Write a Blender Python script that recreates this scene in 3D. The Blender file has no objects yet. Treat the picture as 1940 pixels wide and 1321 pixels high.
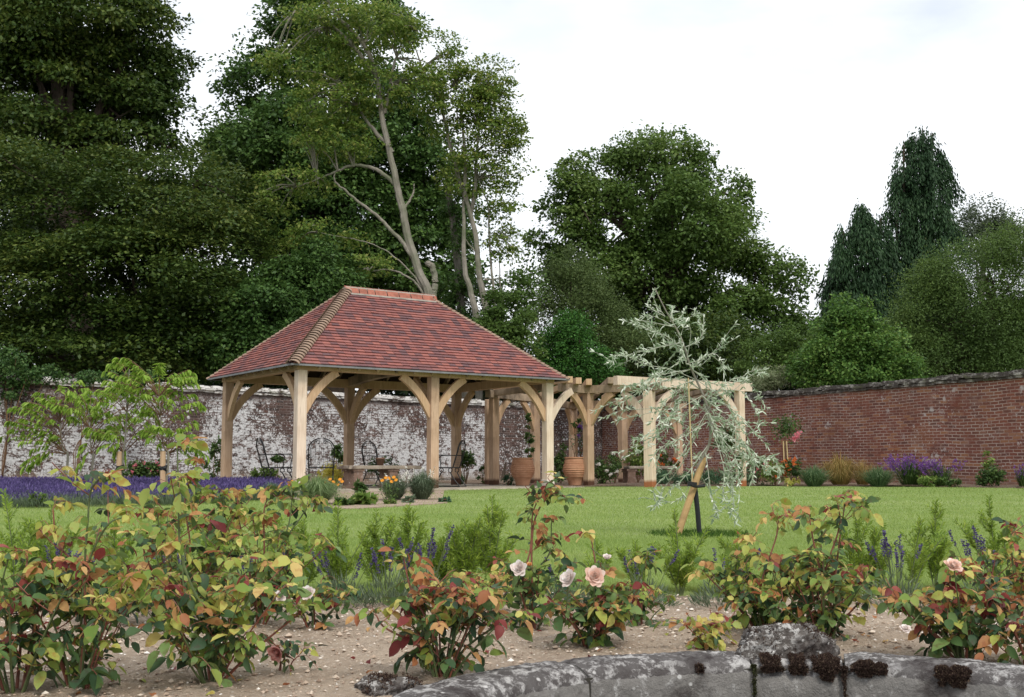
import bpy, math, random
import numpy as np
from mathutils import Vector, Matrix
rng = np.random.default_rng(7)
random.seed(7)
SC = bpy.context.scene
COL = SC.collection
F = 2130.0            # focal length in photograph pixels
ZC = 0.55             # eye height above the lawn
TH = math.radians(6.07)
CT, ST = math.cos(TH), math.sin(TH)

def P(px, py, Y):
    """point of the place seen in direction (px,py), Y metres ahead"""
    u = (px - 970) / F; v = (660.5 - py) / F
    wy = CT - ST * v; wz = ST + CT * v
    return np.array([u / wy * Y, Y, ZC + wz / wy * Y])
def G(px, py, z=0.0):
    u = (px - 970) / F; v = (660.5 - py) / F
    wy = CT - ST * v; wz = ST + CT * v
    Y = (z - ZC) * wy / wz
    return np.array([u / wy * Y, Y, z])

# ------------------------------------------------------------------ objects
def tag(o, label=None, cat=None, group=None, kind=None):
    if label: o['label'] = label
    if cat: o['category'] = cat
    if group: o['group'] = group
    if kind: o['kind'] = kind
    return o
def empty(name, loc, label, cat, group=None, rz=0.0):
    o = bpy.data.objects.new(name, None); COL.objects.link(o)
    o.location = tuple(float(c) for c in loc); o.rotation_euler = (0, 0, rz)
    o.empty_display_size = 0.1
    return tag(o, label, cat, group)
def mk(name, chunks, mats, parent=None, smooth=False, origin=None):
    """chunks: list of (V(n,3), F(m,k), material index or array). ONE mesh object."""
    Vs, loops, starts, totals, mis = [], [], [], [], []
    vo = 0; lo = 0
    for c in chunks:
        V, Fc = np.asarray(c[0], float), np.asarray(c[1], int)
        mi = c[2] if len(c) > 2 else 0
        if len(Fc) == 0: continue
        Vs.append(V); m, k = Fc.shape
        loops.append((Fc + vo).ravel())
        starts.append(lo + np.arange(m) * k); totals.append(np.full(m, k))
        mis.append(np.full(m, mi) if np.isscalar(mi) else np.asarray(mi))
        vo += len(V); lo += m * k
    V = np.concatenate(Vs)
    if origin is None: origin = np.array(parent.location) if parent is not None and parent.get('world_build') else np.zeros(3)
    V = V - np.asarray(origin)
    me = bpy.data.meshes.new(name)
    L = np.concatenate(loops).astype(np.int32)
    S = np.concatenate(starts).astype(np.int32); T = np.concatenate(totals).astype(np.int32)
    me.vertices.add(len(V)); me.vertices.foreach_set('co', V.astype(np.float32).ravel())
    me.loops.add(len(L)); me.loops.foreach_set('vertex_index', L)
    me.polygons.add(len(S)); me.polygons.foreach_set('loop_start', S); me.polygons.foreach_set('loop_total', T)
    me.polygons.foreach_set('material_index', np.concatenate(mis).astype(np.int32))
    me.update(calc_edges=True); me.validate()
    me.polygons.foreach_set('use_smooth', np.full(len(me.polygons), smooth))
    for m in (mats if isinstance(mats, (list, tuple)) else [mats]): me.materials.append(m)
    o = bpy.data.objects.new(name, me); COL.objects.link(o)
    if parent is not None: o.parent = parent
    return o
def thing(name, loc, label, cat, group=None):
    """an Empty at world loc; its parts are built in world coordinates and made local by mk()"""
    e = empty(name, loc, label, cat, group); e['world_build'] = 1
    THINGS.append(e); return e
THINGS = []
def nest(child, part):
    child.parent = part; child.location = child.location - part.location
    return child
def copy_tree(o, parent=None):
    c = o.copy(); COL.objects.link(c)
    if parent is not None: c.parent = parent
    for ch in list(o.children): copy_tree(ch, c)
    return c

# ------------------------------------------------------------------ shapes (each returns a chunk)
BF = np.array([[0,1,3,2],[4,6,7,5],[0,4,5,1],[2,3,7,6],[0,2,6,4],[1,5,7,3]])
def box(c, s, mi=0, rz=0.0):
    V = np.array([[x,y,z] for x in (-.5,.5) for y in (-.5,.5) for z in (-.5,.5)]) * np.asarray(s)
    if rz:
        c_, s_ = math.cos(rz), math.sin(rz)
        V = np.stack([V[:,0]*c_-V[:,1]*s_, V[:,0]*s_+V[:,1]*c_, V[:,2]], 1)
    return (V + np.asarray(c), BF[:, ::-1], mi)
def unit(v): v = np.asarray(v, float); return v / max(1e-9, np.linalg.norm(v))
def beam(p0, p1, w, h, mi=0, up=(0,0,1)):
    p0, p1 = np.asarray(p0, float), np.asarray(p1, float)
    d = unit(p1 - p0); s = unit(np.cross(d, up)); u = np.cross(s, d)
    V = [p + s*a*w/2 + u*b*h/2 for p in (p0, p1) for a in (-1, 1) for b in (-1, 1)]
    return (np.array(V), BF[:, ::-1], mi)
def sweep(pts, side, w, h, mi=0):
    """curved timber: rectangular section h (in the plane of the curve) by w (along side)"""
    pts = np.asarray(pts, float); side = unit(side); n = len(pts)
    t = np.gradient(pts, axis=0); V = []
    for i in range(n):
        nn = unit(np.cross(unit(t[i]), side))
        for a, b in ((-1,-1),(1,-1),(1,1),(-1,1)): V.append(pts[i] + side*a*w/2 + nn*b*h/2)
    Fq = [[i*4+j, i*4+(j+1)%4, (i+1)*4+(j+1)%4, (i+1)*4+j] for i in range(n-1) for j in range(4)]
    Fq += [[3,2,1,0], [(n-1)*4+k for k in range(4)]]
    return (np.array(V), np.array(Fq), mi)
def tube(pts, r, n=7, mi=0, cap=True):
    pts = np.asarray(pts, float); m = len(pts)
    r = np.broadcast_to(np.asarray(r, float), (m,)) if np.ndim(r) else np.full(m, r)
    t = np.gradient(pts, axis=0); t /= np.maximum(1e-9, np.linalg.norm(t, axis=1))[:, None]
    ref = np.array([0,0,1.0]) if abs(t[0][2]) < .9 else np.array([1.0,0,0])
    a = np.cross(t, ref); a /= np.maximum(1e-9, np.linalg.norm(a, axis=1))[:, None]
    b = np.cross(t, a)
    an = np.arange(n) * 2*math.pi/n
    V = pts[:,None,:] + r[:,None,None]*(np.cos(an)[None,:,None]*a[:,None,:] + np.sin(an)[None,:,None]*b[:,None,:])
    i, j = np.meshgrid(np.arange(m-1), np.arange(n), indexing='ij'); j2 = (j+1) % n
    Fq = np.stack([i*n+j, (i+1)*n+j, (i+1)*n+j2, i*n+j2], -1).reshape(-1, 4)
    return (V.reshape(-1, 3), Fq, mi)
def lathe(profile, n=28, c=(0,0,0), mi=0):
    pr = np.asarray(profile, float); an = np.arange(n)*2*math.pi/n
    V = np.stack([pr[:,0,None]*np.cos(an), pr[:,0,None]*np.sin(an), np.repeat(pr[:,1,None], n, 1)], -1).reshape(-1,3)
    m = len(pr); i, j = np.meshgrid(np.arange(m-1), np.arange(n), indexing='ij'); j2 = (j+1) % n
    return (V + np.asarray(c), np.stack([i*n+j, i*n+j2, (i+1)*n+j2, (i+1)*n+j], -1).reshape(-1,4), mi)
def spline(pts, n):
    """smooth curve through points"""
    pts = np.asarray(pts, float)
    if len(pts) < 3: return pts[0] + (pts[-1]-pts[0])*np.linspace(0,1,n)[:,None]
    q = np.vstack([2*pts[0]-pts[1], pts, 2*pts[-1]-pts[-2]]); m = len(pts)-1
    out = []
    for s in np.linspace(0, m-1e-6, n):
        i = int(s); f = s-i; p0,p1,p2,p3 = q[i],q[i+1],q[i+2],q[i+3]
        out.append(.5*((2*p1)+(-p0+p2)*f+(2*p0-5*p1+4*p2-p3)*f*f+(-p0+3*p1-3*p2+p3)*f**3))
    return np.array(out)
def norm(v): return v / np.maximum(1e-9, np.linalg.norm(v, axis=1))[:, None]

# ------------------------------------------------------------------ leaves
def kites(c, d, nrm, ln, wd, mi=0):
    """simple leaf quads: c base points, d pointing directions, nrm leaf normals"""
    d = norm(d); s = norm(np.cross(d, nrm)); n = len(c)
    ln = np.broadcast_to(ln, (n,))[:, None]; wd = np.broadcast_to(wd, (n,))[:, None]
    V = np.stack([c, c + d*ln*.45 + s*wd*.5, c + d*ln, c + d*ln*.45 - s*wd*.5], 1).reshape(-1, 3)
    return (V, np.arange(4*n).reshape(n, 4), mi)
def leaves(c, d, nrm, ln, wd, fold=.25, curl=.25, mi=0):
    """folded, curling leaves with a midrib, 8 vertices each"""
    d = norm(d); s = norm(np.cross(d, nrm)); u = np.cross(s, d); n = len(c)
    ln = np.broadcast_to(ln, (n,)); wd = np.broadcast_to(wd, (n,))
    T = [(0,0),(.14,-.34),(.14,0),(.14,.34),(.42,-.5),(.42,0),(.42,.5),(.74,-.36),(.74,0),(.74,.36),(1,0)]
    fold = np.broadcast_to(fold, (n,)); curl = np.broadcast_to(curl, (n,))
    V = np.empty((n, 11, 3))
    for k, (t, w) in enumerate(T):
        V[:, k] = c + d*(t*ln)[:,None] + s*(w*wd)[:,None] + u*((abs(w)*fold*wd - curl*t*t*ln))[:,None]
    b = (np.arange(n)*11)[:, None]
    tri = np.concatenate([b+[[0,2,1]], b+[[0,3,2]], b+[[7,8,10]], b+[[8,9,10]]])
    qd = np.concatenate([b+[[1,2,5,4]], b+[[2,3,6,5]], b+[[4,5,8,7]], b+[[5,6,9,8]]])
    V = V.reshape(-1, 3)
    m = mi
    if np.ndim(mi): mt = np.tile(mi, 4); mq = np.tile(mi, 4)
    else: mt = mq = mi
    # two chunks share vertices: emit the quads with their own copy offset trick
    return V, tri, qd, mt, mq
def mkleaves(name, L, mats, parent, extra=()):
    """L: list of results of leaves(); tri and quad faces kept on the same vertices"""
    Vs, loops, st, tt, mi = [], [], [], [], []; vo = 0; lo = 0
    for V, tri, qd, mt, mq in L:
        Vs.append(V)
        for Fc, m in ((tri, mt), (qd, mq)):
            k = Fc.shape[1]; loops.append((Fc+vo).ravel()); st.append(lo+np.arange(len(Fc))*k)
            tt.append(np.full(len(Fc), k)); mi.append(np.full(len(Fc), m) if not np.ndim(m) else m); lo += Fc.size
        vo += len(V)
    for c in extra:
        V, Fc = c[0], np.asarray(c[1]); m = c[2]; k = Fc.shape[1]; Vs.append(V); loops.append((Fc+vo).ravel())
        st.append(lo+np.arange(len(Fc))*k); tt.append(np.full(len(Fc), k)); mi.append(np.full(len(Fc), m)); lo += Fc.size; vo += len(V)
    V = np.concatenate(Vs)
    if parent is not None and parent.get('world_build'): V = V - np.array(parent.location)
    me = bpy.data.meshes.new(name)
    Lp = np.concatenate(loops).astype(np.int32)
    me.vertices.add(len(V)); me.vertices.foreach_set('co', V.astype(np.float32).ravel())
    me.loops.add(len(Lp)); me.loops.foreach_set('vertex_index', Lp)
    S = np.concatenate(st).astype(np.int32)
    me.polygons.add(len(S)); me.polygons.foreach_set('loop_start', S)
    me.polygons.foreach_set('loop_total', np.concatenate(tt).astype(np.int32))
    me.polygons.foreach_set('material_index', np.concatenate(mi).astype(np.int32))
    me.update(calc_edges=True)
    me.polygons.foreach_set('use_smooth', np.full(len(S), True))
    for m in mats: me.materials.append(m)
    o = bpy.data.objects.new(name, me); COL.objects.link(o)
    if parent is not None: o.parent = parent
    return o
def rnd(n, s=1.0): return rng.normal(0, s, (n, 3))
def sph(n): return norm(rng.normal(0, 1, (n, 3)))

# ------------------------------------------------------------------ materials
MATS = {}
def newmat(name):
    m = bpy.data.materials.new(name); m.use_nodes = True
    nt = m.node_tree; nt.nodes.clear(); MATS[name] = m
    return m, nt, nt.nodes, nt.links
def N(nd, t, **kw):
    n = nd.new(t)
    for k, v in kw.items(): setattr(n, k, v)
    return n
def ramp(nd, stops, interp='LINEAR'):
    r = nd.new('ShaderNodeValToRGB'); r.color_ramp.interpolation = interp
    el = r.color_ramp.elements
    while len(el) > 1: el.remove(el[-1])
    el[0].position = stops[0][0]; el[0].color = (*stops[0][1], 1)
    for p, c in stops[1:]:
        e = el.new(p); e.color = (*c, 1)
    return r
def g3(v): return (v, v, v)
def out(nd, lk, sh, disp=None):
    o = nd.new('ShaderNodeOutputMaterial'); lk.new(sh, o.inputs['Surface'])
def noise(nd, lk, vec, scale, detail=4, rough=.55, dist=0):
    n = nd.new('ShaderNodeTexNoise'); n.inputs['Scale'].default_value = scale
    n.inputs['Detail'].default_value = detail; n.inputs['Roughness'].default_value = rough
    n.inputs['Distortion'].default_value = dist
    if vec is not None: lk.new(vec, n.inputs['Vector'])
    return n.outputs['Fac']
def mapping(nd, lk, vec, scale=(1,1,1), rot=(0,0,0), loc=(0,0,0)):
    m = nd.new('ShaderNodeMapping'); lk.new(vec, m.inputs['Vector'])
    m.inputs['Scale'].default_value = scale; m.inputs['Rotation'].default_value = rot; m.inputs['Location'].default_value = loc
    return m.outputs['Vector']
def mix(nd, lk, fac, a, b, mode='MIX'):
    m = nd.new('ShaderNodeMix'); m.data_type = 'RGBA'; m.blend_type = mode
    for sock, v in ((m.inputs[0], fac), (m.inputs[6], a), (m.inputs[7], b)):
        if hasattr(v, 'links'): lk.new(v, sock)
        elif isinstance(v, (int, float)): sock.default_value = v
        else: sock.default_value = (*v, 1)
    return m.outputs[2]
def mth(nd, lk, op, a, b=0.0, clamp=False):
    m = nd.new('ShaderNodeMath'); m.operation = op; m.use_clamp = clamp
    for sock, v in ((m.inputs[0], a), (m.inputs[1], b)):
        if hasattr(v, 'links'): lk.new(v, sock)
        else: sock.default_value = v
    return m.outputs[0]
def mapr(nd, lk, v, a, b, c=0., d=1., smooth=False):
    m = nd.new('ShaderNodeMapRange'); m.clamp = True
    if smooth: m.interpolation_type = 'SMOOTHSTEP'
    lk.new(v, m.inputs[0])
    for i, x in enumerate((a, b, c, d)): m.inputs[i+1].default_value = x
    return m.outputs[0]
def bump(nd, lk, h, strength=.5, dist=.02):
    b = nd.new('ShaderNodeBump'); b.inputs['Strength'].default_value = strength; b.inputs['Distance'].default_value = dist
    lk.new(h, b.inputs['Height']); return b.outputs['Normal']
def pbsdf(nd, lk, col, rough=.7, nrm=None, spec=.3):
    b = nd.new('ShaderNodeBsdfPrincipled')
    if hasattr(col, 'links'): lk.new(col, b.inputs['Base Color'])
    else: b.inputs['Base Color'].default_value = (*col, 1)
    if hasattr(rough, 'links'): lk.new(rough, b.inputs['Roughness'])
    else: b.inputs['Roughness'].default_value = rough
    b.inputs['Specular IOR Level'].default_value = spec
    if nrm is not None: lk.new(nrm, b.inputs['Normal'])
    return b.outputs[0]

def leafmat(name, stops, trans=.3, rough=.5, spec=.15, blotch=0.0, blotch_col=(.12,.05,.02), clump=0.0, cscale=.5):
    """random tone for every leaf; some light passes through"""
    m, nt, nd, lk = newmat(name)
    gi = nd.new('ShaderNodeNewGeometry'); r = ramp(nd, stops)
    tc = nd.new('ShaderNodeTexCoord')
    v = gi.outputs['Random Per Island']
    if clump:
        nz = noise(nd, lk, tc.outputs['Object'], cscale, 2)
        v = mth(nd, lk, 'ADD', mth(nd, lk, 'MULTIPLY', v, 1-clump), mth(nd, lk, 'MULTIPLY', mapr(nd, lk, nz, .3, .7), clump))
    lk.new(v, r.inputs[0]); col = r.outputs[0]
    if blotch:
        nz = noise(nd, lk, tc.outputs['Object'], 55, 3)
        col = mix(nd, lk, mth(nd, lk, 'MULTIPLY', mapr(nd, lk, nz, .52, .66), blotch), col, blotch_col)
    b = pbsdf(nd, lk, col, max(rough, .5), None, min(spec, .2))
    t = nd.new('ShaderNodeBsdfTranslucent')
    hs = nd.new('ShaderNodeHueSaturation'); hs.inputs['Value'].default_value = 1.4; hs.inputs['Hue'].default_value = .49
    lk.new(col, hs.inputs['Color']); lk.new(hs.outputs[0], t.inputs[0])
    ms = nd.new('ShaderNodeMixShader'); ms.inputs[0].default_value = trans
    lk.new(b, ms.inputs[1]); lk.new(t.outputs[0], ms.inputs[2]); out(nd, lk, ms.outputs[0]); return m
def plain(name, col, rough=.7, spec=.3, var=.0, scale=8., bmp=0., metal=0.):
    m, nt, nd, lk = newmat(name)
    tc = nd.new('ShaderNodeTexCoord'); c = col
    nz = noise(nd, lk, tc.outputs['Object'], scale, 5)
    if var:
        c = mix(nd, lk, mapr(nd, lk, nz, .3, .7), tuple(x*(1-var) for x in col), tuple(min(1, x*(1+var)) for x in col))
    nr = bump(nd, lk, nz, bmp, .02) if bmp else None
    sh = pbsdf(nd, lk, c, rough, nr, spec)
    if metal: sh.node.inputs['Metallic'].default_value = metal
    out(nd, lk, sh); return m

def barkmat(name, a, b, scale=6., green=None):
    m, nt, nd, lk = newmat(name); tc = nd.new('ShaderNodeTexCoord')
    v = mapping(nd, lk, tc.outputs['Object'], (1,1,.25))
    nz = noise(nd, lk, v, scale, 6, .65)
    c = mix(nd, lk, mapr(nd, lk, nz, .3, .7), a, b)
    if green:
        n2 = noise(nd, lk, tc.outputs['Object'], 1.3, 3); c = mix(nd, lk, mth(nd, lk, 'MULTIPLY', mapr(nd, lk, n2, .45, .65), .7), c, green)
    out(nd, lk, pbsdf(nd, lk, c, .85, bump(nd, lk, nz, .6, .03), .2)); return m

def oakmat(name, a, b, foot=None, weather=.0):
    """sawn oak: grain, knots, different boards; foot = rusty tannin stain at the bottom"""
    m, nt, nd, lk = newmat(name); tc = nd.new('ShaderNodeTexCoord'); gi = nd.new('ShaderNodeNewGeometry')
    o = tc.outputs['Object']
    off = nd.new('ShaderNodeVectorMath'); off.operation = 'ADD'; lk.new(o, off.inputs[0])
    cm = nd.new('ShaderNodeCombineXYZ')
    for i in range(3): lk.new(mth(nd, lk, 'MULTIPLY', gi.outputs['Random Per Island'], 17.+i*5), cm.inputs[i])
    lk.new(cm.outputs[0], off.inputs[1]); v = off.outputs[0]
    g = noise(nd, lk, mapping(nd, lk, v, (22,22,1.6)), 1.6, 5, .65, .6)
    k = noise(nd, lk, v, 2.2, 4)
    c = mix(nd, lk, mapr(nd, lk, g, .25, .75), a, b)
    c = mix(nd, lk, mth(nd, lk, 'MULTIPLY', mapr(nd, lk, k, .45, .7), .35), c, (.34,.20,.10))
    rv = mth(nd, lk, 'ADD', mth(nd, lk, 'MULTIPLY', gi.outputs['Random Per Island'], .35), .8)
    c = mix(nd, lk, 1.0, c, rv, 'MULTIPLY')
    if weather:
        w = noise(nd, lk, v, 1.1, 6, .7)
        c = mix(nd, lk, mth(nd, lk, 'MULTIPLY', mapr(nd, lk, w, .42, .62), weather), c, (.085,.07,.055))
    if foot:
        sp = nd.new('ShaderNodeSeparateXYZ'); lk.new(o, sp.inputs[0])
        zz = mth(nd, lk, 'ADD', sp.outputs[2], mth(nd, lk, 'MULTIPLY', noise(nd, lk, mapping(nd, lk, o, (9,9,1)), 3, 3), -.05))
        c = mix(nd, lk, mth(nd, lk, 'MULTIPLY', mapr(nd, lk, zz, .12, .19, 1, 0), .93), c, foot)
    ck = noise(nd, lk, mapping(nd, lk, v, (30,30,1.0)), 2.2, 2, .5, .3)
    c = mix(nd, lk, mth(nd, lk, 'MULTIPLY', mapr(nd, lk, ck, .66, .72), .6), c, (.12,.07,.04))
    out(nd, lk, pbsdf(nd, lk, c, .75, bump(nd, lk, g, .35, .01), .2)); return m

def wallmat(name, kind, L):
    """old brickwork in local coordinates: x along the wall, z up"""
    m, nt, nd, lk = newmat(name); tc = nd.new('ShaderNodeTexCoord'); o = tc.outputs['Object']
    sp = nd.new('ShaderNodeSeparateXYZ'); lk.new(o, sp.inputs[0])
    cm = nd.new('ShaderNodeCombineXYZ')
    wob = noise(nd, lk, o, .5, 2)
    lk.new(sp.outputs[0], cm.inputs[0])
    lk.new(mth(nd, lk, 'ADD', sp.outputs[2], mth(nd, lk, 'MULTIPLY', wob, .12)), cm.inputs[1])
    nv = nd.new('ShaderNodeTexNoise'); nv.inputs['Scale'].default_value = 14; lk.new(o, nv.inputs['Vector'])
    vm = nd.new('ShaderNodeVectorMath'); vm.operation = 'MULTIPLY_ADD'
    lk.new(nv.outputs['Color'], vm.inputs[0]); vm.inputs[1].default_value = (.03,.024,0); lk.new(cm.outputs[0], vm.inputs[2])
    br = nd.new('ShaderNodeTexBrick'); lk.new(vm.outputs[0], br.inputs['Vector'])
    br.offset = .5; br.inputs['Scale'].default_value = 1.0
    br.inputs['Brick Width'].default_value = .235; br.inputs['Row Height'].default_value = .078
    br.inputs['Mortar Size'].default_value = .011; br.inputs['Mortar Smooth'].default_value = .15; br.inputs['Bias'].default_value = -.1
    br.inputs['Color1'].default_value = (1,1,1,1); br.inputs['Color2'].default_value = (0,0,0,1); br.inputs['Mortar'].default_value = (.5,.5,.5,1)
    if kind == 'red':
        rc = ramp(nd, [(0,(.085,.052,.048)),(.15,(.145,.060,.048)),(.4,(.195,.068,.048)),(.7,(.235,.085,.055)),(.9,(.19,.065,.052)),(1,(.33,.15,.08))])
    else:
        rc = ramp(nd, [(0,(.028,.023,.022)),(.3,(.050,.035,.031)),(.6,(.078,.046,.039)),(.85,(.11,.058,.047)),(1,(.085,.06,.053))])
    lk.new(br.outputs['Color'], rc.inputs[0]); c = rc.outputs[0]
    n1 = noise(nd, lk, o, .55, 5, .6); n2 = noise(nd, lk, o, 3.2, 6, .7); n3 = noise(nd, lk, o, 20, 5, .7)
    c = mix(nd, lk, mth(nd, lk, 'MULTIPLY', mapr(nd, lk, n2, .45, .7), .5 if kind != 'red' else .25), c, (.075,.055,.05) if kind != 'red' else (.16,.065,.045))
    c = mix(nd, lk, mth(nd, lk, 'MULTIPLY', mapr(nd, lk, n3, .5, .75), .35), c, (.30,.20,.17))
    if kind == 'red':
        c = mix(nd, lk, mth(nd, lk, 'MULTIPLY', mapr(nd, lk, noise(nd, lk, mapping(nd, lk, o, (1,1,1.4), (0,0,0), (9,2,4)), .8, 6, .75), .50, .62), .5), c, (.27,.12,.065))
        c = mix(nd, lk, mth(nd, lk, 'MULTIPLY', mapr(nd, lk, noise(nd, lk, mapping(nd, lk, o, (1,1,1.2), (0,0,0), (3,7,1)), 1.7, 7, .8), .54, .66), .55), c, (.30,.20,.17))
    mort = mth(nd, lk, 'MULTIPLY', br.outputs['Fac'], mapr(nd, lk, noise(nd, lk, o, 1.6, 5, .7), .34, .56))
    if kind == 'red':
        c = mix(nd, lk, mth(nd, lk, 'MULTIPLY', mapr(nd, lk, noise(nd, lk, mapping(nd, lk, o, (1,1,.5)), .7, 6, .7), .46, .70), .38), c, (.10,.06,.052)); c = mix(nd, lk, mth(nd, lk, 'MULTIPLY', mort, .78), c, (.46,.38,.33))
    else:
        c = mix(nd, lk, mth(nd, lk, 'MULTIPLY', mort, .55), c, (.25,.21,.19))
    z = sp.outputs[2]
    # flaking limewash
    def spots(scale, t0, t1, r=.7):
        v = nd.new('ShaderNodeTexVoronoi'); v.inputs['Scale'].default_value = scale
        nn = nd.new('ShaderNodeTexNoise'); nn.inputs['Scale'].default_value = scale*1.6; nn.inputs['Detail'].default_value = 4; lk.new(o, nn.inputs['Vector'])
        va = nd.new('ShaderNodeVectorMath'); va.operation = 'MULTIPLY_ADD'; lk.new(nn.outputs['Color'], va.inputs[0])
        va.inputs[1].default_value = (1.1/scale,)*3; lk.new(o, va.inputs[2]); lk.new(va.outputs[0], v.inputs['Vector'])
        return mapr(nd, lk, v.outputs['Distance'], t0, t1, 1, 0)
    if kind == 'lime':
        a = mapr(nd, lk, z, .35, .9, .0, .20); b = mapr(nd, lk, z, .95, 1.9, 0, .27)
        base = mth(nd, lk, 'SUBTRACT', mth(nd, lk, 'ADD', a, .15), b)
        field = mth(nd, lk, 'ADD', mth(nd, lk, 'ADD', mth(nd, lk, 'MULTIPLY', n1, 1.5), -.35), mth(nd, lk, 'MULTIPLY', n2, .60))
        field = mth(nd, lk, 'ADD', field, mth(nd, lk, 'MULTIPLY', n3, .72))
        fade = mapr(nd, lk, sp.outputs[0], L-7, L-2.5, 0, .35)
        field = mth(nd, lk, 'SUBTRACT', mth(nd, lk, 'ADD', field, base), fade)
        field = mth(nd, lk, 'SUBTRACT', field, mth(nd, lk, 'MULTIPLY', br.outputs['Fac'], .13))
        w = mapr(nd, lk, field, 1.10, 1.16)
        w = mth(nd, lk, 'MULTIPLY', w, mapr(nd, lk, noise(nd, lk, mapping(nd, lk, o, (1,1,1.5), (0,0,0), (5,3,1)), 7.5, 6, .75), .44, .50))
        big = mth(nd, lk, 'MULTIPLY', spots(5.5, .18, .26), mapr(nd, lk, noise(nd, lk, o, .9, 3), .44, .56))
        sm = mth(nd, lk, 'MULTIPLY', spots(13, .20, .30), mapr(nd, lk, noise(nd, lk, o, 1.1, 3), .36, .52))
        w = mth(nd, lk, 'MAXIMUM', w, mth(nd, lk, 'MAXIMUM', big, sm))
        w = mth(nd, lk, 'MULTIPLY', w, mapr(nd, lk, z, 2.5, 2.7, 1, .15))
        limec = mix(nd, lk, mapr(nd, lk, n3, .3, .7), (.36,.36,.36), (.76,.765,.77))
        c = mix(nd, lk, mth(nd, lk, 'MULTIPLY', w, .93), c, limec)
        # soil-splashed render along the foot
        ft = mapr(nd, lk, mth(nd, lk, 'ADD', z, mth(nd, lk, 'MULTIPLY', n2, .5)), .45, .85, 1, 0)
        c = mix(nd, lk, mth(nd, lk, 'MULTIPLY', ft, .8), c, mix(nd, lk, mapr(nd, lk, n3, .3, .7), (.17,.12,.085), (.34,.27,.20)))
    else:
        wch = mth(nd, lk, 'MULTIPLY', spots(3.0, .14, .24), mapr(nd, lk, noise(nd, lk, o, .8, 3), .53, .6))
        sm = mth(nd, lk, 'MULTIPLY', spots(11, .17, .26), mapr(nd, lk, noise(nd, lk, o, 1.3, 4), .50, .62))
        far = mth(nd, lk, 'MULTIPLY', spots(12, .25, .36), mapr(nd, lk, sp.outputs[0], 4.5, 8.5, 1, 0))
        fl_ = mapr(nd, lk, mth(nd, lk, 'ADD', noise(nd, lk, mapping(nd, lk, o, (1,1,1), (0,0,0), (1,4,8)), 2.6, 8, .78), mth(nd, lk, 'MULTIPLY', n1, .35)), .80, .84)
        w = mth(nd, lk, 'MAXIMUM', mth(nd, lk, 'MAXIMUM', mth(nd, lk, 'MAXIMUM', wch, fl_), sm), far)
        c = mix(nd, lk, mth(nd, lk, 'MULTIPLY', w, .8), c, (.52,.48,.46))
        ft = mapr(nd, lk, mth(nd, lk, 'ADD', z, mth(nd, lk, 'MULTIPLY', n2, .5)), .42, .72, 1, 0)
        c = mix(nd, lk, mth(nd, lk, 'MULTIPLY', ft, .6), c, (.30,.19,.14))
    hb = mth(nd, lk, 'ADD', mth(nd, lk, 'MULTIPLY', br.outputs['Fac'], -.7), mth(nd, lk, 'MULTIPLY', n3, .7))
    out(nd, lk, pbsdf(nd, lk, c, .9, bump(nd, lk, hb, .8, .02), .15)); return m
# ================================================================== materials
GREEN = (.05,.11,.02)
M_oak = oakmat('oak_fresh', (.42,.27,.155), (.60,.43,.28))
M_oakpost = oakmat('oak_post', (.36,.235,.15), (.56,.40,.28), foot=(.055,.018,.010), weather=.28)
M_oakpale = oakmat('oak_pale', (.52,.40,.30), (.74,.63,.51))
M_oakpale_foot = oakmat('oak_pale_foot', (.52,.40,.29), (.70,.58,.45), foot=(.30,.09,.025))
M_oakw = oakmat('oak_weathered', (.32,.235,.16), (.50,.385,.275), weather=.75)
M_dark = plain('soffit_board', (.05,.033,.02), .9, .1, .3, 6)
M_bark = barkmat('bark_pale', (.15,.135,.11), (.33,.30,.25), 5, (.11,.13,.07))
M_barkd = barkmat('bark_dark', (.03,.022,.016), (.08,.06,.045), 5)
M_barkb = barkmat('bark_beech', (.10,.09,.075), (.24,.215,.18), 5, (.08,.09,.05))
M_stem = plain('young_stem', (.16,.09,.05), .7, .3, .3, 30)
M_stemg = plain('green_stem', (.10,.13,.05), .6, .3, .3, 30)
M_stemr = plain('red_stem', (.20,.07,.045), .5, .4, .35, 30)
M_iron = plain('black_iron', (.012,.012,.013), .5, .4, .2, 20)
M_lead = plain('lead_edge', (.17,.175,.18), .6, .4, .2, 5)

# ================================================================== sky and light
w = bpy.data.worlds.new('World'); SC.world = w; w.use_nodes = True
nt = w.node_tree; nd, lk = nt.nodes, nt.links; nd.clear()
SUN_EL, SUN_AZ = math.radians(50), math.radians(155)     # azimuth from +Y towards +X
sky = nd.new('ShaderNodeTexSky'); sky.sky_type = 'NISHITA'; sky.sun_disc = False
sky.sun_elevation = SUN_EL; sky.sun_rotation = SUN_AZ; sky.air_density = 1.0; sky.dust_density = 2.0
tc = nd.new('ShaderNodeTexCoord')
vm = mapping(nd, lk, tc.outputs['Generated'], (1, 1, 2.2))
c1 = noise(nd, lk, vm, 1.9, 6, .55, .3)
cf = mapr(nd, lk, c1, .34, .54, .72, .985, True)
c2 = noise(nd, lk, vm, 4.0, 5, .5)
cloud = mix(nd, lk, mapr(nd, lk, c2, .3, .7), (5.9, 6.3, 6.8), (9.0, 9.1, 9.3))
col = mix(nd, lk, cf, sky.outputs[0], cloud)
bg = nd.new('ShaderNodeBackground'); lk.new(col, bg.inputs[0]); bg.inputs[1].default_value = .105
wo = nd.new('ShaderNodeOutputWorld'); lk.new(bg.outputs[0], wo.inputs[0])
sd = bpy.data.lights.new('sun', 'SUN'); sd.energy = 1.5; sd.angle = math.radians(14); sd.color = (1, .955, .88)
so = bpy.data.objects.new('sun', sd); COL.objects.link(so)
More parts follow.
